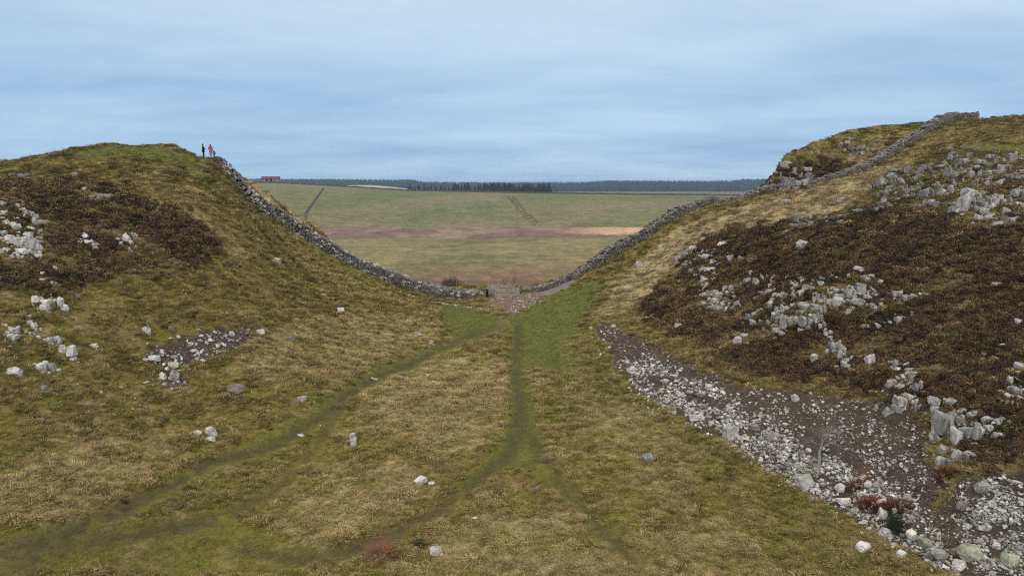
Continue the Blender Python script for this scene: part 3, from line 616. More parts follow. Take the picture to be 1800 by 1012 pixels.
# --- crags of the right-hand slope
crag('grey stepped crag of large joint blocks, midway up the right heather slope', 'crag', [(1391, 577, 26, 24), (1385, 550, 20, 16), (1372, 567, 13, 22), (1420, 578, 24, 26), (1424, 550, 33, 18), (1361, 533, 17, 13), (1367, 552, 13, 13), (1357, 572, 17, 11), (1328, 574, 20, 13), (1322, 561, 20, 13), (1404, 526, 20, 13), (1380, 591, 20, 11), (1337, 550, 11, 10), (1415, 517, 24, 11), (1398, 504, 17, 11), (1372, 522, 13, 11), (1446, 550, 14, 16), (1446, 580, 13, 15), (1436, 530, 16, 12)], fill=[(1340, 490), (1450, 490), (1455, 590), (1360, 590), (1320, 565)], nfill=120)
crag('weathered crag of upright blocks right of the stepped crag in the heather', 'crag', [(1474, 516, 12, 16), (1474, 538, 19, 18), (1493, 527, 12, 24), (1510, 524, 24, 27), (1510, 542, 24, 18), (1532, 520, 18, 15), (1529, 544, 12, 12)], fill=[(1452, 485), (1550, 490), (1555, 550), (1455, 552)], nfill=62)
crag('two short grey ledges split by a dark joint, right of the upright blocks', 'crag', [(1566, 524, 13, 15), (1578, 523, 18, 13), (1602, 526, 24, 8)])
crag('low grey ledge of three rocks under the split ledges in the heather', 'crag', [(1587, 566, 24, 18), (1565, 560, 15, 9), (1542, 576, 33, 12)])
crag('thin line of grey blocks stepping diagonally down through the heather', 'crag', [(1453, 596, 9, 15), (1461, 613, 12, 18), (1470, 621, 16, 21), (1478, 634, 12, 15), (1487, 646, 18, 18)], fill=[(1445, 585), (1470, 590), (1505, 650), (1485, 655)], nfill=50)
crag('chain of tall narrow blocks leading down to the big crag face', 'crag', [(1575, 647, 10, 15), (1585, 668, 18, 13), (1570, 684, 21, 20), (1591, 717, 30, 28), (1616, 695, 15, 27), (1606, 668, 10, 12)], fill=[(1565, 635), (1600, 640), (1635, 700), (1640, 730), (1590, 720)], nfill=50)
crag('largest crag face with tall pale columns above the bare scree on the right', 'crag', [(1641, 722, 14, 30), (1661, 770, 22, 62), (1696, 776, 34, 35), (1720, 773, 22, 28), (1674, 740, 20, 18), (1702, 740, 20, 15), (1742, 765, 16, 18), (1756, 773, 20, 12), (1680, 766, 12, 30)], fill=[(1635, 700), (1680, 710), (1770, 740), (1770, 785), (1650, 785)], nfill=70)
crag('three flat grey rocks in the heather right of the big crag face', 'crag', [(1761, 746, 17, 12), (1780, 746, 13, 9), (1790, 757, 14, 9)])
crag('cluster of pale rocks at the right edge, in heather above the crag face', 'crag', [(1784, 672, 16, 10), (1794, 694, 24, 16), (1777, 689, 15, 12), (1792, 656, 12, 8), (1778, 703, 16, 11)], fill=[(1765, 650), (1800, 640), (1800, 720), (1760, 715)], nfill=14)
crag('pale split boulders below the foot of the big crag face', 'crag', [(1660, 797, 15, 14), (1658, 816, 19, 16), (1686, 810, 17, 22), (1706, 805, 24, 10)])
crag('lower left crag of fitted blocks on the right slope, nearest the gap', 'crag', [(1254, 496, 9, 11), (1241, 509, 13, 15), (1250, 522, 13, 17), (1259, 526, 15, 22), (1243, 539, 12, 11), (1257, 539, 13, 11), (1272, 539, 15, 11), (1285, 537, 13, 9), (1298, 541, 15, 10), (1292, 527, 11, 9), (1236, 498, 9, 9)], fill=[(1228, 480), (1300, 500), (1310, 548), (1238, 548)], nfill=62)
crag('group of white boulders in heather above the lower left crag', 'crag', [(1335, 500, 22, 19), (1314, 502, 16, 18), (1320, 487, 9, 11), (1293, 490, 10, 7)])
crag('scattered pale rocks at the upper left edge of the heather on the right slope', 'crag', [(1241, 448, 14, 13), (1233, 456, 11, 11), (1224, 461, 10, 9), (1193, 459, 15, 9), (1210, 470, 10, 8), (1250, 474, 12, 8)], fill=[(1190, 440), (1260, 430), (1270, 500), (1200, 480)], nfill=44)
crag('pair of pale rounded rocks beside the dry grass edge of the heather', 'crag', [(1285, 462, 16, 15), (1303, 459, 11, 9), (1318, 463, 8, 6)])
crag('row of grey rocks along the foot of the straw coloured spur', 'crag', [(1411, 394, 22, 15), (1428, 399, 22, 11), (1456, 394, 13, 9), (1472, 388, 13, 11), (1489, 386, 16, 13), (1507, 375, 16, 10), (1389, 411, 20, 9)], M_DARKROCK, fill=[(1380, 385), (1520, 362), (1525, 390), (1400, 412)], nfill=28)
crag('split grey tower with a row of columns beside it, high on the right slope', 'crag', [(1698, 369, 26, 42), (1710, 352, 11, 26), (1719, 366, 11, 22), (1731, 369, 17, 20), (1740, 361, 13, 20), (1756, 363, 17, 22), (1772, 361, 15, 17), (1792, 355, 18, 25), (1758, 399, 17, 12), (1778, 394, 20, 15)], fill=[(1690, 340), (1800, 335), (1800, 400), (1690, 380)], nfill=50)
crag('broken mossy outcrop under the green knoll at the upper right', 'crag', [(1672, 311, 22, 17), (1689, 313, 22, 14), (1692, 291, 19, 17), (1725, 291, 14, 14), (1675, 280, 14, 11), (1747, 283, 17, 14), (1710, 300, 18, 12), (1738, 306, 16, 10), (1765, 300, 18, 12), (1788, 318, 18, 12), (1655, 293, 12, 8)], M_DARKROCK, fill=[(1640, 270), (1700, 255), (1800, 275), (1800, 330), (1660, 325)], nfill=60)
crag('low grey crag of short blocks left of the split tower', 'crag', [(1635, 348, 25, 20), (1619, 347, 8, 14), (1664, 341, 20, 17), (1603, 349, 18, 10), (1614, 366, 18, 9), (1648, 330, 16, 11)], M_DARKROCK, fill=[(1590, 325), (1680, 320), (1680, 372), (1600, 372)], nfill=30)
crag('stretch of flat broken slabs on the spur below its crest', 'crag', [(1628, 302, 19, 14), (1583, 305, 28, 10), (1594, 322, 25, 11), (1556, 322, 25, 10), (1536, 333, 17, 13), (1567, 336, 19, 10), (1550, 372, 22, 11), (1553, 383, 13, 8), (1605, 312, 18, 9), (1575, 318, 16, 8)], M_DARKROCK, fill=[(1530, 320), (1620, 290), (1650, 300), (1600, 345), (1540, 385)], nfill=40)
crag('dark crag on the far bluff where the right hill drops away', 'crag', [(1383, 336, 17, 25), (1411, 332, 25, 20), (1396, 329, 14, 17), (1403, 301, 30, 10)], M_DARKROCK, fill=[(1375, 290), (1440, 290), (1440, 340), (1375, 340)], nfill=16)
crag('dark broken rock edge where the far bluff drops to the wall', 'crag', [(1344, 334, 12, 7), (1356, 322, 12, 7), (1368, 308, 12, 8), (1382, 294, 12, 7), (1360, 336, 12, 7), (1374, 318, 10, 7)], M_DARKROCK)
crag('small grey outcrop high on the far bluff below the skyline', 'crag', [(1500, 271, 19, 16), (1483, 254, 25, 9), (1519, 265, 25, 9)], M_DARKROCK)
# --- crags of the left-hand slope
crag('heap of big pale boulders at the left edge, high on the heather hill', 'crag', [(48, 435, 24, 24), (31, 435, 16, 16), (37, 446, 19, 15), (45, 449, 13, 9), (15, 427, 13, 16), (29, 414, 11, 9), (56, 452, 14, 8), (66, 447, 9, 7)], M_PALE, fill=[(0, 400), (75, 405), (75, 458), (0, 450)], nfill=50)
crag('upper left edge group of grey blocks in the heather', 'crag', [(9, 397, 13, 16), (23, 399, 11, 9), (48, 379, 12, 12), (59, 381, 8, 9), (4, 375, 10, 9), (30, 385, 8, 7)], M_PALE, fill=[(0, 360), (70, 360), (60, 405), (0, 405)], nfill=14)
crag('compact pile of pale rocks in the middle of the left heather', 'crag', [(156, 435, 24, 16), (147, 421, 18, 13), (141, 430, 8, 8), (163, 436, 8, 7)], M_PALE)
crag('broken pile of pale rocks right of the compact pile on the left hill', 'crag', [(220, 426, 16, 16), (229, 433, 9, 13), (233, 414, 11, 7), (213, 430, 8, 8), (226, 440, 7, 6)], M_PALE)
crag('string of small pale rocks below the heather on the left slope', 'crag', [(72, 495, 17, 9), (92, 475, 12, 12), (77, 485, 13, 8), (92, 494, 8, 7)], M_PALE)
crag('two large white rocks with rubble at the lower edge of the left heather', 'crag', [(98, 537, 22, 19), (69, 535, 25, 14), (76, 548, 14, 14), (112, 541, 10, 10)], M_PALE)
crag('low pale rock heap at the left edge in yellow green grass', 'crag', [(54, 573, 15, 12), (50, 560, 12, 8), (21, 584, 17, 12), (17, 598, 19, 11), (53, 589, 10, 8), (8, 574, 8, 7)], M_PALE)
crag('diagonal chain of white rocks ending in one large boulder, left slope', 'crag', [(82, 603, 15, 11), (98, 607, 14, 19), (108, 612, 10, 10), (122, 629, 22, 24)], M_PALE)
crag('pair of rounded grey rocks below the diagonal chain on the left', 'crag', [(69, 652, 18, 14), (87, 647, 17, 14)], M_PALE)
crag('low grey ledge near the top of the left hill heather', 'crag', [(173, 349, 23, 9), (188, 347, 14, 6), (160, 352, 10, 6)], M_DARKROCK)
crag('mossy ledge on the left shoulder of the left hill', 'crag', [(27, 313, 19, 9), (48, 309, 18, 6), (40, 322, 12, 6)], M_DARKROCK)
# --- single boulders
for a in [
    (410, 696, 35, 21, 'big rounded brown grey boulder alone on the left slope', 'boulder', M_TAN),
    (302, 668, 21, 17, 'square grey boulder at the foot of the small left scree', 'block', M_WHIN),
    (284, 665, 12, 11, 'small pale block touching the square boulder of the left scree', 'block', M_PALE),
    (302, 646, 19, 9, 'flat greenish slab just above the square boulder of the left scree', 'block', M_LICHEN),
    (264, 635, 25, 10, 'long white slab at the left end of the small left scree', 'block', M_PALE),
    (255, 589, 14, 15, 'upright pale stone above the left end of the small left scree', 'block', M_PALE),
    (300, 582, 10, 10, 'cream coloured stone right of the upright stone on the left slope', 'block', M_TAN),
    (163, 611, 15, 8, 'flat pale stone alone right of the diagonal chain of rocks', 'block', M_PALE),
    (18, 660, 22, 15, 'white boulder at the left edge below the rock heaps', 'block', M_PALE),
    (68, 397, 23, 12, 'flat topped oblong block above the left boulder heap', 'block', M_WHIN),
    (129, 309, 13, 6, 'pale slab near the top of the left hill', 'block', M_DARKROCK),
    (147, 334, 11, 7, 'small pale rock under the top ledge of the left hill', 'block', M_PALE),
    (148, 478, 9, 9, 'single pale stone right of the string of small rocks', 'block', M_PALE),
    (134, 524, 10, 8, 'brownish stone just right of the two large white rocks', 'block', M_TAN),
    (485, 463, 12, 12, 'pale upright stone alone on the left slope below the wall', 'block', M_PALE),
    (567, 521, 10, 6, 'small white stone on the left slope nearest the wall base', 'chip', M_PALE),
    (597, 549, 14, 9, 'white flat stone on the grass left of the green hollow', 'block', M_PALE),
    (457, 587, 15, 10, 'white stone just right of the small left scree', 'block', M_PALE),
    (510, 598, 12, 7, 'low grey stone lying right of the small left scree', 'block', M_WHIN),
    (757, 605, 11, 8, 'pale stone with a dark hollow beside the upper trail', 'block', M_WHIN),
    (733, 591, 16, 7, 'dark brown low rock above the upper trail', 'block', M_DARKROCK),
    (530, 705, 17, 10, 'grey stone beside the left trail below the big rounded boulder', 'block', M_WHIN),
    (526, 768, 11, 6, 'small white stone between the two left trails', 'chip', M_PALE),
    (657, 669, 12, 5, 'flat yellowish stone at the edge of the muddy trail', 'block', M_LICHEN),
    (370, 766, 19, 16, 'tallest of three pale boulders beside the left trail', 'block', M_PALE),
    (344, 766, 17, 9, 'low oblong boulder, left one of three beside the left trail', 'boulder', M_PALE),
    (368, 776, 16, 8, 'flat stone in front of the tallest of three trail boulders', 'block', M_PALE),
    (739, 852, 23, 12, 'bright white rock beside the lower central path', 'block', M_PALE),
    (758, 852, 12, 5, 'flat white sliver of stone touching the bright white rock', 'block', M_PALE),
    (765, 976, 23, 13, 'bright white rock in rough grass at the bottom centre', 'block', M_PALE),
    (835, 913, 12, 5, 'small white stone half buried in tussocks at the bottom centre', 'chip', M_PALE),
    (944, 863, 9, 8, 'small round pale stone left of the lower right path', 'boulder', M_TAN),
    (1141, 812, 20, 14, 'grey flat topped boulder alone in the grass right of the green path', 'block', M_WHIN),
    (1284, 773, 27, 24, 'large grey boulder on the lower edge of the scree', 'block', M_WHIN),
    (1225, 740, 27, 10, 'long flat slab at the lower edge of the scree', 'block', M_WHIN),
    (1416, 858, 30, 22, 'large white boulder at the foot of the bare sapling', 'block', M_PALE),
    (1422, 832, 17, 10, 'yellow lichen covered block beside the bare sapling', 'block', M_LICHEN),
    (1480, 867, 18, 18, 'white rounded boulder right of the bare sapling', 'boulder', M_PALE),
    (1525, 860, 14, 16, 'grey upright boulder between the red bracken clumps', 'boulder', M_WHIN),
    (1487, 889, 22, 14, 'broad white boulder at the lower scree edge left of the bracken', 'block', M_PALE),
    (1553, 909, 17, 15, 'white cracked boulder just above the dark evergreen bush', 'block', M_PALE),
    (1558, 944, 22, 15, 'grey angular boulder below left of the dark evergreen bush', 'block', M_WHIN),
    (1604, 947, 19, 20, 'tilted pale slab right of the dark evergreen bush', 'block', M_PALE),
    (1521, 969, 25, 17, 'white boulder out in the grass below the scree', 'block', M_PALE),
    (1586, 980, 15, 11, 'small white boulder out in the grass left of the big slabs', 'block', M_PALE),
    (1630, 963, 20, 15, 'greenish block at the left end of the big slabs', 'block', M_LICHEN),
    (1649, 984, 25, 20, 'grey pitted boulder between the greenish block and the tan block', 'block', M_WHIN),
    (1681, 977, 16, 17, 'pinkish tan block beside the largest slab', 'block', M_TAN),
    (1711, 982, 40, 24, 'largest slab with yellow green lichen at the lower right', 'block', M_LICHEN),
    (1781, 994, 30, 22, 'grey green slab in the bottom right corner', 'block', M_LICHEN),
    (1689, 1001, 22, 19, 'white boulder below the tan block at the bottom right', 'block', M_PALE),
    (1690, 899, 17, 19, 'cream rounded boulder at the left edge of the right hand scree', 'boulder', M_TAN),
    (1729, 864, 24, 15, 'grey flat slab at the top of the right hand scree', 'block', M_WHIN),
    (1191, 580, 13, 13, 'pale boulder in the lower left corner of the right heather', 'block', M_PALE),
    (1296, 606, 15, 15, 'white squarish boulder alone under the lower left crag', 'block', M_PALE),
    (1309, 593, 15, 8, 'low broken stone behind the white squarish boulder', 'block', M_WHIN),
    (1273, 433, 20, 10, 'pale cracked slab at the top of the right heather', 'block', M_PALE),
    (1239, 426, 14, 10, 'pinkish boulder at the top edge of the right heather', 'boulder', M_TAN),
    (1413, 441, 30, 20, 'large rounded greenish grey rock in the upper right heather', 'boulder', M_WHIN),
    (1511, 477, 24, 9, 'flat grey rock above the crag of upright blocks', 'block', M_WHIN),
    (1535, 641, 19, 22, 'square white boulder alone below the low grey ledge', 'block', M_PALE),
    (1431, 637, 13, 15, 'pale stone left of the diagonal line of blocks', 'block', M_PALE),
    (1753, 504, 18, 8, 'flat tan slab alone in the heather near the right edge', 'block', M_TAN),
    (1795, 572, 18, 14, 'white boulder cut by the right edge in the heather', 'block', M_PALE),
    (1480, 355, 16, 9, 'single pale rock on the straw coloured spur', 'block', M_WHIN),
    (1382, 358, 16, 8, 'low grey rock at the left end of the straw coloured spur', 'block', M_WHIN),
    (1124, 472, 15, 14, 'grassy grey rock between the right wall and the heather', 'block', M_DARKROCK),
    (1400, 705, 12, 12, 'white stone on the brown earth at the top of the scree', 'block', M_PALE),
]: boulder(*a)
# a stone set on another, standing in the grass
def cairn():
    p, w, h = place(622, 781, 16, 22); root = tag(empty('standing_stone', p), 'small upright stack of pale stones in the rough grass by the trails', 'cairn')
    z = -.08
    for k, (a, b) in enumerate(((1.0, .42), (.85, .34), (.72, .36))):
        stone_obj('stone', 'block', M_PALE, (rnd.gauss(0, .04), 0, z), (w * a, w * a * .8, h * b + .03), (0, rnd.gauss(0, .08), rnd.uniform(0, 3)), root); z += h * b - .02
cairn()

# --- loose stones one can count, then the mass of the scree
SC_A = [(1085, 632), (1140, 632), (1225, 672), (1300, 690), (1300, 765), (1200, 738), (1125, 697)]
SC_B = [(1270, 745), (1350, 725), (1400, 780), (1450, 800), (1540, 835), (1560, 860), (1500, 905), (1390, 850), (1290, 785)]
SC_C = [(1540, 840), (1600, 870), (1640, 930), (1700, 1005), (1640, 995), (1560, 950), (1490, 905)]
SC_D = [(1690, 850), (1740, 840), (1800, 850), (1800, 1012), (1720, 1012), (1690, 930)]
SC_E = [(1490, 790), (1530, 720), (1550, 740), (1520, 800), (1600, 800), (1600, 830), (1540, 830)]
SC_L = [(250, 620), (290, 615), (350, 590), (435, 575), (445, 600), (385, 628), (320, 640), (320, 685), (285, 685), (280, 645)]
def loose(poly, n, lo, hi, label, group, mat=M_SCREE):
    for u, v in inpoly(poly, n, rnd):
        p = hit(u, v)
        if p is None: continue
        d = p.y; s = rnd.uniform(lo, hi) * d / FPX * (1 + .4 * (rnd.random() < .15))
        tag(stone_obj('loose_stone', 'chip' if rnd.random() < .55 else 'block', mat, p + Vector((0, 0, -.2 * s)), (s * rnd.uniform(.9, 1.5), s, s * rnd.uniform(.55, .85)), (rnd.gauss(0, .25), rnd.gauss(0, .25), rnd.uniform(0, 6.3))), label, 'stone', group)
loose(SC_A, 36, 6, 12, 'pale angular stone in the upper left end of the long scree', 'stones of the upper scree')
loose(SC_B, 52, 6, 13, 'pale angular stone in the scree around the bare sapling', 'stones round the sapling')
loose(SC_C, 32, 7, 14, 'pale angular stone in the scree near the dark evergreen bush', 'stones near the bush')
loose(SC_D, 34, 6, 13, 'pale angular stone in the scree at the lower right edge', 'stones of the right scree')
loose(SC_L, 18, 6, 11, 'small pale stone in the bare patch on the left slope', 'stones of the left scree')
loose([(1640, 560), (1790, 560), (1790, 660), (1680, 690), (1600, 620)], 16, 6, 10, 'small pale stone among heather right of the low grey ledge', 'stones in the heather')
loose([(930, 580), (1080, 570), (1120, 640), (1000, 680)], 14, 5, 8, 'small pale stone in the short grass right of the green path', 'stones by the green path')
loose([(20, 660), (260, 650), (280, 720), (60, 730)], 14, 5, 9, 'small pale stone in the grass low on the left slope', 'stones low on the left slope')
loose([(880, 520), (940, 515), (950, 535), (900, 550)], 16, 3.5, 5.5, 'pale rubble stone on the red earth before the enclosure', 'rubble in the gap', M_TAN)
def do_scree():
    coll = proto_coll('scree_kinds', [shape('chip', i, M_SCREE) for i in range(10)])
    P, S = [], []
    def add(poly, n, lo, hi, sk=2.2, clump=.14, jit=9):
        q = np.array(inpoly(poly, n, rnd)); q += np.c_[rng.normal(0, jit, n), rng.normal(0, jit * .7, n)]
        if clump: q = q[fbm(q[:, 0] * .022, q[:, 1] * .035, 3, 55) + .14 * rng.standard_normal(n) > clump - .3]
        for p in hits(q[:, 0], q[:, 1]):
            if p is None: continue
            s = (lo + (hi - lo) * rnd.random() ** (sk * 1.5)) * p[1] / FPX; P.append((p[0], p[1], p[2] - .3 * s)); S.append(s)
    for poly, n in ((SC_A, 3200), (SC_B, 4600), (SC_C, 2400), (SC_D, 3000), (SC_E, 260), (SC_L, 330)): add(poly, n, 1.8, 11)
    for poly, n in ((SC_L, 300),): add(poly, n, 1.5, 5)
    add([(1035, 568), (1075, 562), (1160, 606), (1230, 648), (1300, 676), (1250, 700), (1130, 645), (1080, 640)], 800, 1.3, 6)
    add([(1300, 680), (1480, 700), (1590, 710), (1640, 800), (1650, 880), (1600, 880), (1520, 800), (1400, 760), (1340, 730)], 2200, 1.5, 9, 2.4, .2)
    add([(1600, 860), (1690, 840), (1700, 1000), (1640, 940)], 260, 1.5, 7)
    add([(845, 528), (870, 520), (950, 514), (965, 526), (905, 552), (880, 546)], 520, 1.2, 4.6, 1.6, 0, 3)
    # stray stones over the slopes
    add([(0, 330), (250, 340), (300, 480), (440, 560), (470, 640), (300, 720), (0, 720)], 420, 1.4, 6, 3)
    add([(1150, 540), (1250, 420), (1500, 380), (1800, 390), (1800, 840), (1680, 800), (1560, 690), (1300, 640)], 600, 1.4, 7, 3)
    add([(1540, 340), (1640, 285), (1800, 270), (1800, 390), (1560, 390)], 420, 2, 9, 2)
    add([(960, 580), (1090, 600), (1250, 760), (1480, 920), (1600, 1000), (1400, 960), (1200, 840), (1000, 680)], 130, 1.5, 6, 3)
    add([(100, 700), (860, 620), (860, 1000), (100, 1000)], 90, 1.4, 4, 3)
    add([(0, 560), (250, 560), (480, 560), (520, 640), (420, 720), (0, 740)], 320, 1.2, 5, 2.4)
    n = len(P)
    P2, S2 = P, S; P, S = [], []
    for poly, k in (([(1035, 568), (1075, 562), (1160, 606), (1230, 648), (1300, 676), (1330, 740), (1250, 735), (1130, 690), (1080, 640)], 2200), ([(1300, 676), (1480, 700), (1590, 706), (1640, 800), (1655, 900), (1600, 900), (1450, 860), (1340, 780), (1290, 740)], 3200), (SC_D, 900), (SC_C, 900), (SC_L, 600), ([(1600, 860), (1690, 840), (1700, 1000), (1640, 940)], 400)): add(poly, k, 1.2, 4.5, 1.4, 0)
    m = len(P); dc = proto_coll('rubble_kinds', [shape('chip', i, M_GRIT) for i in range(10)])
    instancer('grit', P, S, np.c_[rng.normal(0, .5, m), rng.normal(0, .5, m), rng.uniform(0, 6.28, m)], None, rng.integers(0, 10, m), dc, 'dark grey brown grit and small broken stone of the bare slopes', 'grit')
    P, S = P2, S2
    instancer('scree', P, S, np.c_[rng.normal(0, .5, n), rng.normal(0, .5, n), rng.uniform(0, 6.28, n)], None, rng.integers(0, 10, n), coll, 'loose mass of pale broken stone spilling down the slopes', 'scree')
do_scree()

# ------------------------------------------------------------------ dry stone walls
def brick_mesh_join(name, items, mats):             # items: (matrix, brick index, material index)
    V, F, MI = [], [], []
    for M, i, k in items:
        bv, bf = BRICKS[i]; b = len(V); V += [M @ q for q in bv]; F += [[b + j for j in f] for f in bf]; MI += [k] * len(bf)
    me = mesh(name, V, F); [me.materials.append(m) for m in mats]; me.polygons.foreach_set('material_index', MI); return me
def resample(P, step):
    P = [Vector((p.x, p.y)) for p in P]; out = [P[0]]; L = [0]
    for a, b in zip(P, P[1:]): L.append(L[-1] + (b - a).length)
    n = max(2, int(L[-1] / step)); S = np.linspace(0, L[-1], n + 1)
    X = np.interp(S, L, [p.x for p in P]); Y = np.interp(S, L, [p.y for p in P]); return S, X, Y
def stone_wall(label, base, hs, width, nparts=300, name='stone_wall', face=None, cap=None, course=.27, ragged=.22, seed=1, crest=0):
    r = random.Random(seed); S, X, Y = resample(base, .25); n = len(S); hp = np.interp(np.linspace(0, 1, n), np.linspace(0, 1, len(hs)), hs)
    k = 5; Xs = np.convolve(np.pad(X, k, mode='edge'), np.ones(2 * k + 1) / (2 * k + 1), 'valid'); Ys = np.convolve(np.pad(Y, k, mode='edge'), np.ones(2 * k + 1) / (2 * k + 1), 'valid')
    tx, ty = np.gradient(Xs), np.gradient(Ys); q = np.hypot(tx, ty); tx /= q; ty /= q; nx, ny = -ty, tx
    if np.mean(ny) < 0: nx, ny = -nx, -ny
    zs = np.minimum(gz(Xs, Ys), gz(Xs + nx * .3, Ys + ny * .3)) - .12; zn = gz(Xs + nx * width, Ys + ny * width) - .25; zs = np.convolve(np.pad(zs, 4, mode='edge'), np.ones(9) / 9, 'valid')
    hr = hp * (1 + ragged * fbm(S * .55 + seed * 7, S * 0 + 3.3, 3, 90)); slope = np.gradient(zs) / np.gradient(S)
    top = zs + hr; mid = n // 2; o = Vector((float(Xs[mid] + nx[mid] * width / 2), float(Ys[mid] + ny[mid] * width / 2), float(zs[mid])))
    root = tag(empty(name, o), label, 'wall'); items = []
    def at(s): j = min(n - 1, max(0, s / S[-1] * (n - 1))); i = min(n - 2, int(j)); f = j - i; return i, f, lambda A: A[i] * (1 - f) + A[i + 1] * f
    def add(s, off, z, dim, mi, vis):
        i, f, g = at(s); p = Vector((g(Xs) + g(nx) * off, g(Ys) + g(ny) * off, z)) - o; a = math.atan2(g(ty), g(tx)); b = math.atan(float(g(slope)))
        E = Euler((r.gauss(0, .05), -b * .9 + r.gauss(0, .06), a + r.gauss(0, .06)), 'XYZ'); items.append((p, E, Vector(dim), r.randrange(10), mi, vis, float(g(Ys))))
    for side, off in ((0, .14), (1, width - .14)):
        zc = 0.0; hmax = float(hr.max())
        while zc < hmax:
            ch = course * r.uniform(.85, 1.2); s = r.uniform(-.2, .1)
            while s < S[-1]:
                l = r.uniform(.3, .72); i, f, g = at(s + l / 2); b0 = g(zs) if side == 0 else min(g(zs), g(zn)) if zc < .1 else g(zs)
                if zc + ch * .5 < g(hr): add(s + l / 2, off + r.gauss(0, .05), b0 + zc + ch / 2, (l * .98, .36 * r.uniform(.8, 1.15), ch * .97), 0, side == 0)
                s += l
            zc += ch
    s = 0
    while s < S[-1]:                               # uneven rubble along the top
        l = r.uniform(.32, .68); i, f, g = at(s); off = .1
        while off < width - .05:
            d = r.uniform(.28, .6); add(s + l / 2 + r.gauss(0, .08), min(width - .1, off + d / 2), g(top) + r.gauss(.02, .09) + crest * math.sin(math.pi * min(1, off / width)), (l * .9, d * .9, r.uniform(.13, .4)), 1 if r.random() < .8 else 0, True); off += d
        s += l
    for e in (0, 1):                               # ends
        s = e * S[-1]; i, f, g = at(s); zc = 0
        while zc < g(hr):
            off = .2
            while off < width - .1: d = r.uniform(.25, .45); add(s, min(off + d / 2, width - .15), g(zs) + zc + course / 2, (.34, d, course), 0, True); off += d
            zc += course
    items.sort(key=lambda t: -(t[2].x * t[2].z / t[6] ** 2) if t[5] else 1)
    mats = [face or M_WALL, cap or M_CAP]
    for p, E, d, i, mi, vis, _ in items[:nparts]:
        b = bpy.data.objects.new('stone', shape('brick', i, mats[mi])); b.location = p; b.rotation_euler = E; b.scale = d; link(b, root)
    rest = [(Matrix.LocRotScale(p, E, d), i, mi) for p, E, d, i, mi, vis, _ in items[nparts:]]
    tag(link(bpy.data.objects.new('stonework', brick_mesh_join('stonework', rest, mats)), root), kind='stuff')
    V, F = [], []
    for i in range(0, n, 2):
        for off, z in ((.2, min(zs[i], zn[i]) - .3), (.2, zs[i] + max(.05, hr[i] - .12)), (width - .2, zs[i] + max(.05, hr[i] - .12)), (width - .2, min(zs[i], zn[i]) - .3)):
            V.append(Vector((Xs[i] + nx[i] * off, Ys[i] + ny[i] * off, z)) - o)
    for i in range(len(V) // 4 - 1):
        for j in range(4): F.append((4 * i + j, 4 * i + (j + 1) % 4, 4 * i + 4 + (j + 1) % 4, 4 * i + 4 + j))
    F += [(0, 1, 2, 3), tuple(len(V) - 4 + j for j in (3, 2, 1, 0))]
    link(bpy.data.objects.new('rubble_core', mesh('rubble_core', V, F, M_CORE)), root); return root
def line(pts): return [q for q in (hit(u, v) for u, v in pts) if q is not None]
def at_Y(u, Y): x = (u - 900) / FPX * Y * 1.0; return Vector((x, Y, 0))
LW = [Vector(pt(u, v, Y)) for u, v, Y in ((381, 286, 92.3), (400, 318, 93), (440, 360, 94.4), (500, 398, 97.5), (560, 436, 99.3), (602, 456, 100.6), (657, 485, 102), (690, 499, 102.6), (727, 512, 103.4), (765, 521, 104.4), (796, 526, 104.8), (821, 526, 105), (850, 521, 106))]
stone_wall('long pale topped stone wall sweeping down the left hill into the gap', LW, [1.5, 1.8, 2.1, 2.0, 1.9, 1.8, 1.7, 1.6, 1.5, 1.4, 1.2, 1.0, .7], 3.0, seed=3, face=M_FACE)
RW = [Vector(pt(u, v, Y)) for u, v, Y in ((1008, 494, 107.6), (1019, 490, 108.2), (1058, 469, 109.8), (1089, 451, 111), (1116, 432, 112), (1155, 408, 113.6), (1184, 389, 115), (1223, 375, 117), (1262, 364, 119), (1301, 356, 121), (1360, 337, 124.5), (1420, 329, 127.5), (1480, 315, 128.5), (1533, 303, 129.5), (1580, 283, 131.5), (1615, 260, 133), (1640, 236, 134.5), (1658, 223, 136), (1680, 214, 138), (1722, 210, 139))]
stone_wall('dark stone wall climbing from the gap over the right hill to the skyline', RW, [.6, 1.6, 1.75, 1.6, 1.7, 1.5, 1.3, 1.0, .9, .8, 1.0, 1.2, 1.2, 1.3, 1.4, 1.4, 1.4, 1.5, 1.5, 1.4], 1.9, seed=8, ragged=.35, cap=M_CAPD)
GW = [Vector(pt(u, v, Y)) for u, v, Y in ((916, 510, 107), (945, 507, 107.5), (975, 501, 108), (1003, 494, 108.6))]
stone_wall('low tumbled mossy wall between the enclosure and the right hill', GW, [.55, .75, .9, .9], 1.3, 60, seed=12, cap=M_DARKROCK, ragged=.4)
CW = [Vector((at_Y(u, Y).x, Y, 0)) for u, Y in ((1728, 141), (1760, 143), (1800, 146), (1850, 150))]
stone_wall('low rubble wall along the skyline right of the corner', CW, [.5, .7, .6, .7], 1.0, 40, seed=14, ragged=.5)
def edging():                                       # line of pale kerb stones below the wall
    P = line([(690, 506), (730, 522), (765, 531), (800, 537), (830, 541), (852, 544)]); S, X, Y = resample(P, .62); bp = Vector((X[8], Y[8], float(gz(X[8], Y[8]))))
    root = tag(empty('stone_edging', bp), 'thin curved line of pale kerb stones in the turf below the left wall', 'kerb')
    for x, y in zip(X, Y):
        if rnd.random() < .15: continue
        stone_obj('stone', 'brick', M_CAP, Vector((x, y, float(gz(x, y)) + .04)) - bp, (.5 * rnd.uniform(.6, 1.1), .3, .22), (0, 0, rnd.gauss(-.15, .2)), root)
edging()
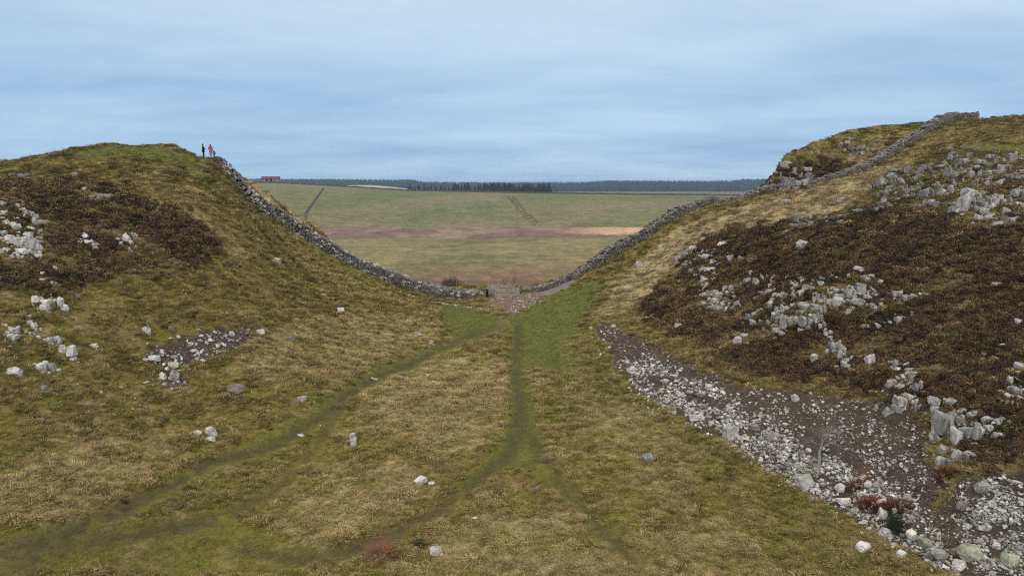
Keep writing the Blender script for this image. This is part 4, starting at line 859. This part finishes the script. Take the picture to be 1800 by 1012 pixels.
def steps():
    P = line([(352, 292), (362, 302), (374, 316), (386, 330), (398, 346), (412, 362), (424, 374)]); S, X, Y = resample(P, .75); bp = Vector((X[3], Y[3], float(gz(X[3], Y[3]))))
    root = tag(empty('stone_steps', bp), 'worn stone steps descending the left hill beside the wall', 'steps')
    for x, y in zip(X, Y): stone_obj('step', 'brick', M_TAN, Vector((x - .2, y, float(gz(x, y)) + .02)) - bp, (.95 * rnd.uniform(.7, 1.1), .5, .2), (0, 0, rnd.gauss(.2, .2)), root)
steps()

# ------------------------------------------------------------------ timber enclosure in the gap
M_WOOD = plain('weathered_timber', (.36, .33, .29), .9, .35, 9); M_RED = plain('red_notice', (.6, .10, .08), .7, .15)
def box(V, F, c, d, M=Matrix()):
    b = len(V)
    for sx in (-.5, .5):
        for sy in (-.5, .5):
            for sz in (-.5, .5): V.append(M @ Vector((c[0] + sx * d[0], c[1] + sy * d[1], c[2] + sz * d[2])))
    F += [(b, b + 1, b + 3, b + 2), (b + 4, b + 6, b + 7, b + 5), (b, b + 4, b + 5, b + 1), (b + 2, b + 3, b + 7, b + 6), (b, b + 2, b + 6, b + 4), (b + 1, b + 5, b + 7, b + 3)]
def bar(name, a, b, w, h, mat, parent):
    a, b = Vector(a), Vector(b); d = b - a; V, F = [], []; M = Matrix.Translation((a + b) / 2) @ d.to_track_quat('X', 'Z').to_matrix().to_4x4(); box(V, F, (0, 0, 0), (d.length, w, h), M); return link(bpy.data.objects.new(name, mesh(name, V, F, mat)), parent)
def enclosure():
    c = [Vector((-2.45, 103.9, 0)), Vector((1.05, 104.2, 0)), Vector((-.45, 108.3, 0)), Vector((-3.75, 108.0, 0))]
    o = sum(c, Vector()) / 4; o.z = min(float(gz(p.x, p.y)) for p in c); root = tag(empty('timber_enclosure', o), 'square post and rail timber enclosure standing in the gap', 'fence'); H = 1.3
    zt = max(float(gz(p.x, p.y)) for p in c) - o.z + H
    for a, b in zip(c, c[1:] + c[:1]):
        for t in (0, .5):
            p = a.lerp(b, t) - o; zg = float(gz(p.x + o.x, p.y + o.y)) - o.z; bar('post', (p.x, p.y, zg - .2), (p.x, p.y, zt + .06), .13, .13, M_WOOD, root)
        n = Vector((-(b - a).y, (b - a).x, 0)).normalized() * -.1
        for k in range(5):
            z = zt - .05 - k * .29; bar('rail', a - o + n + Vector((0, 0, z - o.z + o.z)), b - o + n + Vector((0, 0, z)), .05, .15, M_WOOD, root)
    V, F = [], []
    rr = random.Random(4); P = []
    for i in range(14): a = i / 14 * 6.283; q = .17 * rr.uniform(.75, 1.1); P.append((q * math.cos(a), q * 1.15 * math.sin(a)))
    for y in (-.02, .02): V += [(x, y, z) for x, z in P]
    F = [tuple(range(13, -1, -1)), tuple(range(14, 28))] + [(i, (i + 1) % 14, 14 + (i + 1) % 14, 14 + i) for i in range(14)]
    ob = link(bpy.data.objects.new('notice', mesh('notice', V, F, M_RED))); ob.location = (-.68, 103.87, o.z + zt - .42); tag(ob, 'small red notice hung on the front rails of the timber enclosure', 'notice')
enclosure()

# ------------------------------------------------------------------ people
_tmp = bpy.data.scenes.new('scratch')
def skin(name, verts, edges, rad, mat, parent, sub=1):
    me = bpy.data.meshes.new(name); me.from_pydata(verts, edges, []); ob = bpy.data.objects.new(name + '_frame', me); _tmp.collection.objects.link(ob)
    m = ob.modifiers.new('s', 'SKIN'); m.use_smooth_shade = True
    for i, q in enumerate(me.skin_vertices[0].data): q.radius = rad[i] if isinstance(rad[i], tuple) else (rad[i], rad[i]); q.use_root = (i == 0)
    ss = ob.modifiers.new('d', 'SUBSURF'); ss.levels = sub; ss.render_levels = sub
    vl = _tmp.view_layers[0]; vl.update(); dg = vl.depsgraph; ev = ob.evaluated_get(dg); nm = bpy.data.meshes.new_from_object(ev); nm.materials.clear(); nm.materials.append(mat)
    bpy.data.objects.remove(ob); nm.name = name; return link(bpy.data.objects.new(name, nm), parent)
SKIN = plain('skin_tone', (.55, .36, .28), .6, .08); HAIR = plain('dark_hair', (.03, .022, .018), .7, .2)
def person(label, loc, rz, H, coat, legs, hair, arms, coat_len=.78, hat=None, hood=False, lean=0, hair_long=False):
    root = tag(empty('person', loc, rz), label, 'person'); k = H / 1.75
    def s(v): return (v[0] * k, (v[1] + lean * max(0, v[2] - .95)) * k, v[2] * k)
    B = [(0, 0, .96), (0, .0, 1.12), (0, .01, 1.32), (0, .01, 1.46), (0, .02, 1.54), (0, .03, 1.66), (0, .02, 1.74)]; E = [(i, i + 1) for i in range(6)]; Rr = [.13, .12, (.15, .11), .06, .062, .095, .05]
    leg = {}; arm = {}
    for sx in (-1, 1):
        b = len(B); B += [(sx * .10, 0, .90), (sx * .105, .02, .50), (sx * .11, -.01, .09), (sx * .12, .15, .04)]; E += [(0, b), (b, b + 1), (b + 1, b + 2), (b + 2, b + 3)]; Rr += [.085, .058, .042, .04]
        el, wr = arms[0 if sx < 0 else 1]; b = len(B); h = Vector(wr) + (Vector(wr) - Vector(el)).normalized() * .07; B += [(sx * .19, .01, 1.41), el, wr, tuple(h)]; E += [(3, b), (b, b + 1), (b + 1, b + 2), (b + 2, b + 3)]; Rr += [.06, .045, .03, .032]
        arm[sx] = (el, wr)
        d = (h - Vector(wr)).normalized(); side = d.cross(Vector((0, 0, 1))).normalized() if abs(d.z) < .9 else Vector((0, 1, 0))
        for f, (o, ln) in enumerate(((-.03, .07), (-.01, .085), (.01, .08), (.03, .06))):
            c = len(B); p1 = h + side * o + d * ln * .5; p2 = h + side * o * 1.1 + d * ln + Vector((0, .012, -.012)); B += [tuple(p1), tuple(p2)]; E += [(b + 3, c), (c, c + 1)]; Rr += [.009, .008]
        c = len(B); p1 = Vector(wr) + side * -.04 + d * .04; p2 = p1 + d * .035 + side * -.01; B += [tuple(p1), tuple(p2)]; E += [(b + 2, c), (c, c + 1)]; Rr += [.011, .009]
    skin('body', [s(v) for v in B], E, [tuple(q * k for q in x) if isinstance(x, tuple) else x * k for x in Rr], SKIN, root)
    V = [(0, 0, coat_len), (0, 0, .98), (0, 0, 1.14), (0, .01, 1.32), (0, .01, 1.45), (0, .01, 1.51)]; E = [(i, i + 1) for i in range(5)]; Rr = [(.20, .16), (.185, .15), (.175, .145), (.19, .14), (.13, .11), .075]
    for sx in (-1, 1): b = len(V); V += [(sx * .2, .01, 1.40), arm[sx][0], arm[sx][1]]; E += [(4, b), (b, b + 1), (b + 1, b + 2)]; Rr += [.085, .068, .05]
    skin('coat', [s(v) for v in V], E, [tuple(q * k for q in x) if isinstance(x, tuple) else x * k for x in Rr], coat, root)
    V = [(0, 0, .95)]; E = []; Rr = [.15]
    for sx in (-1, 1): b = len(V); V += [(sx * .10, 0, .86), (sx * .105, .02, .50), (sx * .11, -.01, .12)]; E += [(0, b), (b, b + 1), (b + 1, b + 2)]; Rr += [.10, .075, .06]
    skin('trousers', [s(v) for v in V], E, [x * k for x in Rr], legs, root)
    for sx in (-1, 1): skin('boot', [s(v) for v in ((sx * .11, -.05, .06), (sx * .115, .05, .05), (sx * .12, .17, .04))], [(0, 1), (1, 2)], [.055 * k, .055 * k, .042 * k], HAIR, root)
    hv = [(0, -.03, 1.60), (0, -.01, 1.70), (0, .02, 1.77)]; hr_ = [.095, .105, .055]
    if hair_long: hv = [(0, -.06, 1.42)] + hv; hr_ = [.07] + hr_
    if hood: hv = [(0, -.05, 1.50), (0, -.02, 1.64), (0, 0, 1.76), (0, -.04, 1.84)]; hr_ = [.11, .12, .07, .02]
    skin('hood' if hood else 'hat' if hat else 'hair', [s(v) for v in hv], [(i, i + 1) for i in range(len(hv) - 1)], [x * k for x in hr_], coat if hood else hat or hair, root); return root
DARK = plain('dark_cloth', (.012, .013, .022), .85, .2); NAVY = plain('navy_cloth', (.02, .025, .05), .85, .2); PINK = plain('pink_coat', (.55, .06, .12), .7, .2); BLUE = plain('blue_jeans', (.12, .20, .28), .8, .15); GREY = plain('grey_cloth', (.12, .12, .16), .85, .2); PALE = plain('pale_hat', (.62, .45, .45), .8, .1)
def crest(u):
    Y = np.arange(87, 94, .1); x = (u - 900) / FPX * (Y * CP - (gz((u - 900) / FPX * Y, Y) - CAM_Z) * SP); z = gz(x, Y); k = int(np.argmax((z - CAM_Z) / Y)); return (float(x[k]), float(Y[k]), float(z[k]) - .02)
def stand(u, Y): x = (u - 900) / FPX * (Y * CP + 1.0); return (x, Y, float(gz(x, Y)) - .02)
hold = (((-.27, .05, 1.14), (-.12, .26, 1.14)), ((.27, .05, 1.14), (.1, .28, 1.18)))
down = (((-.29, .0, 1.13), (-.30, .06, .88)), ((.29, .0, 1.13), (.30, .06, .88)))
person('person in dark hooded clothes looking down at a phone on the left hilltop', crest(358), -1.45, 1.80, DARK, DARK, DARK, hold, .74, hood=True)
person('person in a pink red coat and blue jeans at the head of the left wall', crest(371.5), .1, 1.70, PINK, BLUE, HAIR, (((-.28, -.02, 1.15), (-.16, .2, 1.1)), ((.28, -.02, 1.15), (.24, .1, .95))), .70, hair_long=True)
person('small child in grey standing close beside the person in the pink coat', crest(377.3), .3, 1.05, GREY, NAVY, HAIR, down, .80)
person('person in black with a pale hat beside the timber enclosure', stand(855.5, 104.6), 2.4, 1.72, DARK, DARK, HAIR, hold, .80, hat=PALE)

bpy.data.scenes.remove(_tmp)

# ------------------------------------------------------------------ shrubs, sapling, tufts
M_BARK = plain('bare_bark', (.30, .275, .245), .9, .25, 8); M_TWIG = plain('grey_twigs', (.26, .235, .215), .9, .2, 8); M_DTWIG = plain('dark_twigs', (.10, .075, .06), .9, .25, 8)
def tube(V, F, a, b, ra, rb, n=5):
    d = (b - a).normalized(); u = d.orthogonal().normalized(); w = d.cross(u); k = len(V)
    for c, q in ((a, ra), (b, rb)):
        for i in range(n): t = 6.2832 * i / n; V.append(c + (u * math.cos(t) + w * math.sin(t)) * q)
    F += [(k + i, k + (i + 1) % n, k + n + (i + 1) % n, k + n + i) for i in range(n)]
def grow(r, p, d, L, q, depth, out, spread=.6, up=.15):
    segs = 3; 
    for i in range(segs):
        d = (d + Vector((r.gauss(0, .12), r.gauss(0, .12), r.gauss(up * .3, .06)))).normalized(); e = p + d * L / segs; q2 = q * .86; out.append((p, e, q, q2, depth)); 
        if depth > 0 and (i > 0 or depth < 3):
            for _ in range(r.choice((1, 2, 2))):
                sd = (d + Vector((r.gauss(0, spread), r.gauss(0, spread), r.gauss(.1, spread * .6)))).normalized(); grow(r, e, sd, L * r.uniform(.5, .78), q2 * .58, depth - 1, out, spread, up)
        p, q = e, q2
def bare_tree(name, label, cat, loc, H, seed, mt=M_BARK, mw=M_TWIG, trunk=.05, depth=3, spread=.65, group=None, lean=(0, 0)):
    r = random.Random(seed); out = []; grow(r, Vector((0, 0, -.1)), Vector((lean[0], lean[1], 1)).normalized(), H * .62, trunk, depth, out, spread)
    zmax = max(e.z for _, e, _, _, _ in out); f = H / zmax; root = tag(empty(name, loc), label, cat, group)
    prev = root
    for nm, sel, mat in (('trunk', lambda d: d == depth, mt), ('branches', lambda d: 0 < d < depth, mt), ('twigs', lambda d: d == 0, mw)):
        V, F = [], []
        for a, b, qa, qb, d in out:
            if sel(d): tube(V, F, a * f, b * f, qa, max(qb, .006), 5 if d == depth else 3)
        if F: prev = link(bpy.data.objects.new(nm, mesh(nm, V, F, mat)), prev if nm == 'twigs' else root)
    return root
p, w, h = place(1436, 838, 30, 96); bare_tree('bare_sapling', 'leafless grey sapling growing out of the scree on the right', 'tree', p, h * 1.1, 21, trunk=.10, spread=1.05, depth=4, lean=(.12, 0))
def tuft(name, label, cat, u, v, wpx, hpx, col, n, wid=.012, lean=.7, group=None, droop=.35):
    p, w, h = place(u, v, wpx, hpx); r = random.Random(int(u * 7 + v)); V, F = [], []
    for _ in range(n):
        a = r.uniform(0, 6.283); q = math.sqrt(r.random()); bx, by = .45 * w * q * math.cos(a), .35 * w * q * math.sin(a); bz = float(gz(p.x + bx, p.y + by)) - p.z
        L = h * r.uniform(.5, 1.15) * (1 - .5 * q); d = Vector((math.cos(a) * lean * q + r.gauss(0, .25), math.sin(a) * lean * q + r.gauss(0, .25), 1)).normalized() * L; s = Vector((-d.y, d.x, 0)); s = (s.normalized() if s.length > 1e-4 else Vector((1, 0, 0))) * wid * r.uniform(.6, 1.4)
        b0 = Vector((bx, by, bz - .04)); k = len(V); V += [b0 - s, b0 + s, b0 + d * .6 - s * .8, b0 + d * .6 + s * .8, b0 + d + Vector((d.x * .3, d.y * .3, -L * droop * r.random()))]; F += [(k, k + 1, k + 3, k + 2), (k + 2, k + 3, k + 4)]
    m = plain(name + '_leaves', col, .95, .45, 14); o = link(bpy.data.objects.new(name, mesh(name, V, F, m))); o.location = p; return tag(o, label, cat, group)
tuft('bracken_clump', 'small patch of dead rust red bracken right of the bare sapling', 'bracken', 1511, 855, 44, 20, (.13, .045, .024), 500, .02, 1.2)
tuft('bracken_clump', 'broad left half of the rust red bracken above the dark bush', 'bracken', 1530, 890, 52, 24, (.13, .042, .022), 600, .02, 1.2)
tuft('bracken_clump', 'browner right half of the bracken above the dark bush', 'bracken', 1574, 893, 48, 26, (.12, .05, .03), 600, .02, 1.2)
tuft('bracken_clump', 'rust red bracken tuft under the split boulders at the crag foot', 'bracken', 1664, 833, 40, 20, (.13, .045, .022), 450, .02, 1.2)
tuft('bracken_clump', 'low reddish dead bracken by the lower central path, bottom of the picture', 'bracken', 672, 975, 60, 24, (.21, .10, .055), 500, .016, 1.4)
tuft('rush_tuft', 'dark green rush tuft right of the reddish bracken at the bottom', 'rush', 735, 958, 26, 22, (.06, .062, .025), 260, .012, .5)
tuft('rush_tuft', 'small brown rush tuft at the edge of the left trail', 'rush', 218, 882, 12, 12, (.08, .055, .03), 120, .012, .5)
tuft('rush_tuft', 'brown spiky tuft between the left trails', 'rush', 434, 836, 14, 14, (.12, .085, .04), 120, .012, .5)
tuft('moss_cushion', 'bright yellow green moss cushion right of the lower right path', 'moss', 1115, 925, 18, 8, (.30, .27, .03), 260, .02, 1.0)
def bush(name, label, cat, u, v, wpx, hpx, col, n, leaf=.05, stems=M_DTWIG):
    p, w, h = place(u, v, wpx, hpx); r = random.Random(int(u)); root = tag(empty(name, p), label, cat); V, F = [], []; SV, SF = [], []
    for _ in range(26):
        a = r.uniform(0, 6.283); e = Vector((math.cos(a) * w * .5 * r.random(), math.sin(a) * w * .4 * r.random(), h * r.uniform(.5, .95))); tube(SV, SF, Vector((e.x * .15, e.y * .15, -.1)), e, .018, .006, 3)
    for _ in range(n):
        a = r.uniform(0, 6.283); el = math.asin(r.random()); q = r.uniform(.45, 1) * (.85 + .2 * math.sin(a * 3 + el * 5)); c = Vector((math.cos(a) * math.cos(el) * w * .52 * q, math.sin(a) * math.cos(el) * w * .42 * q, math.sin(el) * h * q))
        d1 = Vector((r.gauss(0, 1), r.gauss(0, 1), r.gauss(.4, 1))).normalized() * leaf * r.uniform(.6, 1.4); d2 = d1.orthogonal().normalized() * leaf * .35; k = len(V); V += [c - d1 - d2, c - d1 + d2, c + d1]; F.append((k, k + 1, k + 2))
    link(bpy.data.objects.new('stems', mesh('stems', SV, SF, stems)), root); link(bpy.data.objects.new('foliage', mesh('foliage', V, F, plain(name + '_foliage', col, .9, .4, 9))), root); return root
bush('evergreen_bush', 'dark round evergreen bush among stones at the lower right', 'bush', 1573, 932, 46, 38, (.022, .03, .014), 1800, .055)
bush('brown_bush', 'low brown bush behind the left wall near the gap', 'bush', 793, 502, 46, 20, (.055, .035, .02), 700, .12)
for u, v, hh, sd, lb in ((888, 502, 24, 5, 'bare grey shrub just behind the timber enclosure, left of its pair'), (902, 501, 20, 9, 'bare grey shrub just behind the timber enclosure, right of its pair')):
    Y = 113.5; x = (u - 900) / FPX * Y; bare_tree('bare_shrub', lb, 'shrub', (x, Y, float(gz(x, Y))), 2.6 if sd == 5 else 2.2, sd, M_DTWIG, M_DTWIG, .05, 3, .95)

# ------------------------------------------------------------------ far country
M_CON = plain('conifer_needles', (.022, .034, .022), .95, .35, .6); M_FARW = plain('far_wall_stone', (.085, .08, .065), .95, .4, .8)
def conifer_meshes(seed, low=False):
    r = random.Random(seed); V, F = [], []; n = 7 if not low else 4; m = 9 if not low else 6
    for t in range(n):
        z0 = .12 + .80 * t / n; z1 = min(1.0, z0 + .34); q = .20 * (1 - t / n) ** .85 + .025; k = len(V); V.append(Vector((r.gauss(0, .006), r.gauss(0, .006), z1)))
        for i in range(m): a = 6.283 * i / m + r.uniform(-.2, .2); qq = q * r.uniform(.65, 1.2); V.append(Vector((qq * math.cos(a), qq * math.sin(a), z0 + r.uniform(-.03, .03))))
        F += [(k, k + 1 + i, k + 1 + (i + 1) % m) for i in range(m)]
    TV, TF = [], []; tube(TV, TF, Vector((0, 0, -.05)), Vector((0, 0, .8)), .018, .006, 5); return mesh('crown', V, F, M_CON), mesh('trunk', TV, TF, M_DTWIG)
CON = [conifer_meshes(60 + i) for i in range(4)]
def plantation():
    r = random.Random(8)
    for i in range(120):
        if i < 22: u = r.uniform(718, 800); hh = r.uniform(6, 10)
        else: u = r.uniform(785, 969); hh = r.uniform(7, 11) if r.random() < .4 else r.uniform(10, 15)
        Y = r.uniform(960, 1060); x = (u - 900) / FPX * Y; root = empty('conifer', (x, Y, float(zfar(np.array(x), np.array(Y)))), r.uniform(0, 6)); root.scale = (hh * r.uniform(.9, 1.6),) * 2 + (hh,)
        tag(root, 'small conifer in the thin left end of the plantation strip' if u < 790 and i < 22 else 'tall dark conifer in the dense plantation strip beyond the pasture', 'tree', 'thin end of the plantation' if u < 790 and i < 22 else 'dense plantation')
        c, t = CON[i % 4]; link(bpy.data.objects.new('crown', c), root); link(bpy.data.objects.new('trunk', t), root)
plantation()
def forest():
    coll = proto_coll('forest_kinds', [conifer_meshes(80 + i, True)[0] for i in range(4)]); n = 15000
    y = rng.uniform(2450, 3420, n); x = (rng.uniform(330, 1480, n) - 900) / FPX * y; k = (fbm(x * .004, y * .006, 3, 15) > -.33) | (y > 3150); x, y = x[k], y[k]; n = len(x)
    instancer('far_forest', np.c_[x, y, zfar(x, y) - .5], rng.uniform(12, 20, n), np.c_[np.zeros(n), np.zeros(n), rng.uniform(0, 6, n)], None, rng.integers(0, 4, n), coll, 'blue hazed conifer forest along the horizon', 'forest')
forest()
def far_wall(label, P, h, w=1.2):
    S, X, Y = resample(P, 4); zz = zfar(X, Y); o = Vector((X[0], Y[0], float(zz[0]))); tx, ty = np.gradient(X), np.gradient(Y); q = np.hypot(tx, ty); nx, ny = -ty / q, tx / q; V, F = [], []
    for i in range(len(S)):
        hh = h * (1 + .3 * float(perlin(np.array(S[i] * .11), np.array(2.2), 4)))
        for off, dz in ((-w, -.5), (-w * .6, hh), (w * .6, hh), (w, -.5)): V.append(Vector((X[i] + nx[i] * off, Y[i] + ny[i] * off, zz[i] + dz)) - o)
    for i in range(len(S) - 1): F += [(4 * i + j, 4 * i + j + 1, 4 * i + 5 + j, 4 * i + 4 + j) for j in range(3)]
    ob = link(bpy.data.objects.new('field_wall', mesh('field_wall', V, F, M_FARW))); ob.location = o; return tag(ob, label, 'wall')
far_wall('dark field wall running along the crest of the far pasture', [Vector(((u - 900) / FPX * Y, Y, 0)) for u, Y in ((430, 858), (570, 858), (720, 856), (900, 850), (1100, 845), (1340, 838))], 1.9)
far_wall('field wall running down the far pasture at the left', line([(569, 331), (560, 344), (552, 355), (544, 366), (537, 376), (530, 390)]), 1.1, .7)
def ditch():
    V, F = [], []; r = random.Random(3); o = None
    for pts in (((893, 346), (912, 370), (940, 396)), ((901, 346), (922, 372), (950, 396))):
        P = line(pts); S, X, Y = resample(P, 1.6)
        for x, y in zip(X, Y):
            z = float(zfar(np.array(x), np.array(y))); o = o or Vector((x, y, z))
            for _ in range(r.choice((0, 1, 1, 2))):
                c = Vector((x + r.gauss(0, .8), y + r.gauss(0, .8), z)) - o; hh = r.uniform(.3, .9); a = r.uniform(0, 6); d = Vector((math.cos(a), math.sin(a), 0)) * r.uniform(.3, .7); k = len(V); V += [c - d, c + d, c + Vector((-d.y, d.x, 0)), c + Vector((0, 0, hh))]; F += [(k, k + 1, k + 3), (k + 1, k + 2, k + 3), (k + 2, k, k + 3)]
    ob = link(bpy.data.objects.new('ditch_rushes', mesh('ditch_rushes', V, F, plain('ditch_rush', (.13, .105, .065), .95, .3, 2)))); ob.location = o; tag(ob, 'two dark dotted lines of rushes along a ditch in the far pasture', 'rushes', kind='stuff')
ditch()
def barn():
    Y = 866; x = (481 - 900) / FPX * Y; z = float(zfar(np.array(x), np.array(Y))); root = tag(empty('barn', (x, Y, z + 1.8)), 'stone barn with a rusty red roof on the far crest at the left', 'building')
    MW_ = plain('barn_stone', (.23, .205, .18), .95, .25, .7); MR = plain('rusty_roof', (.15, .065, .052), .85, .3, .5); MD = plain('barn_dark', (.02, .018, .016), .9, .1)
    V, F = [], []; box(V, F, (0, 0, 1.6), (21, 8, 4.2)); k = len(V)
    for sx in (-10.5, 10.5): b = len(V); V += [Vector((sx, -4, 3.7)), Vector((sx, 4, 3.7)), Vector((sx, 0, 6.2))]; F.append((b, b + 1, b + 2))
    wl = link(bpy.data.objects.new('wall', mesh('wall', V, F, MW_)), root)
    for sy in (-1, 1):
        V, F = [], []; box(V, F, (0, 0, 0), (22, 5.2, .22), Matrix.Translation((0, sy * 2.15, 5.0)) @ Matrix.Rotation(-sy * math.atan2(2.6, 4.2), 4, 'X')); link(bpy.data.objects.new('roof_slope', mesh('roof_slope', V, F, MR)), root)
    for cx, ww, hh in ((-3.5, 3.2, 2.8), (1.6, 3.2, 2.8), (6.5, 1.2, 1.2), (-8, 1.2, 1.2)):
        V, F = [], []; box(V, F, (cx, -4.02, 2.0 if hh > 2 else 2.4), (ww, .1, hh)); link(bpy.data.objects.new('doorway' if hh > 2 else 'window', mesh('opening', V, F, MD)), wl)
barn()
def copse():
    r = random.Random(6)
    for i, (u, hh) in enumerate(((1262, 9), (1272, 11), (1280, 15), (1287, 13), (1294, 14), (1304, 11), (1314, 10), (1324, 9))):
        Y = 1050 + r.uniform(-20, 20); x = (u - 900) / FPX * Y; bare_tree('bare_tree', 'leafless tree in the small dark copse on the moor edge', 'tree', (x, Y, float(zfar(np.array(x), np.array(Y)))), hh, 30 + i, M_DTWIG, M_DTWIG, .45, 3, .8, 'copse on the moor edge')
copse()
Y = 95; x = (2 - 900) / FPX * Y; bare_tree('bare_tree', 'small leafless treetop showing behind the left hill at the picture edge', 'tree', (x, Y, float(gz(x, Y))), 4.2, 77, M_DTWIG, M_DTWIG, .09, 3, .7)

# ------------------------------------------------------------------ the air
def haze(dens=.00012):
    V, F = [], []; box(V, F, (0, 7400, 18), (30000, 15200, 74)); m = bpy.data.materials.new('haze_air'); m.use_nodes = True; nt = m.node_tree; nt.nodes.clear(); o = nt.nodes.new('ShaderNodeOutputMaterial'); v = nt.nodes.new('ShaderNodeVolumePrincipled')
    v.inputs['Color'].default_value = (.60, .80, 1, 1); v.inputs['Density'].default_value = dens; v.inputs['Anisotropy'].default_value = .2; nt.links.new(v.outputs[0], o.inputs['Volume']); tag(link(bpy.data.objects.new('haze', mesh('haze', V, F, m))), 'thin blue haze over the distance', 'haze', kind='stuff')
haze()
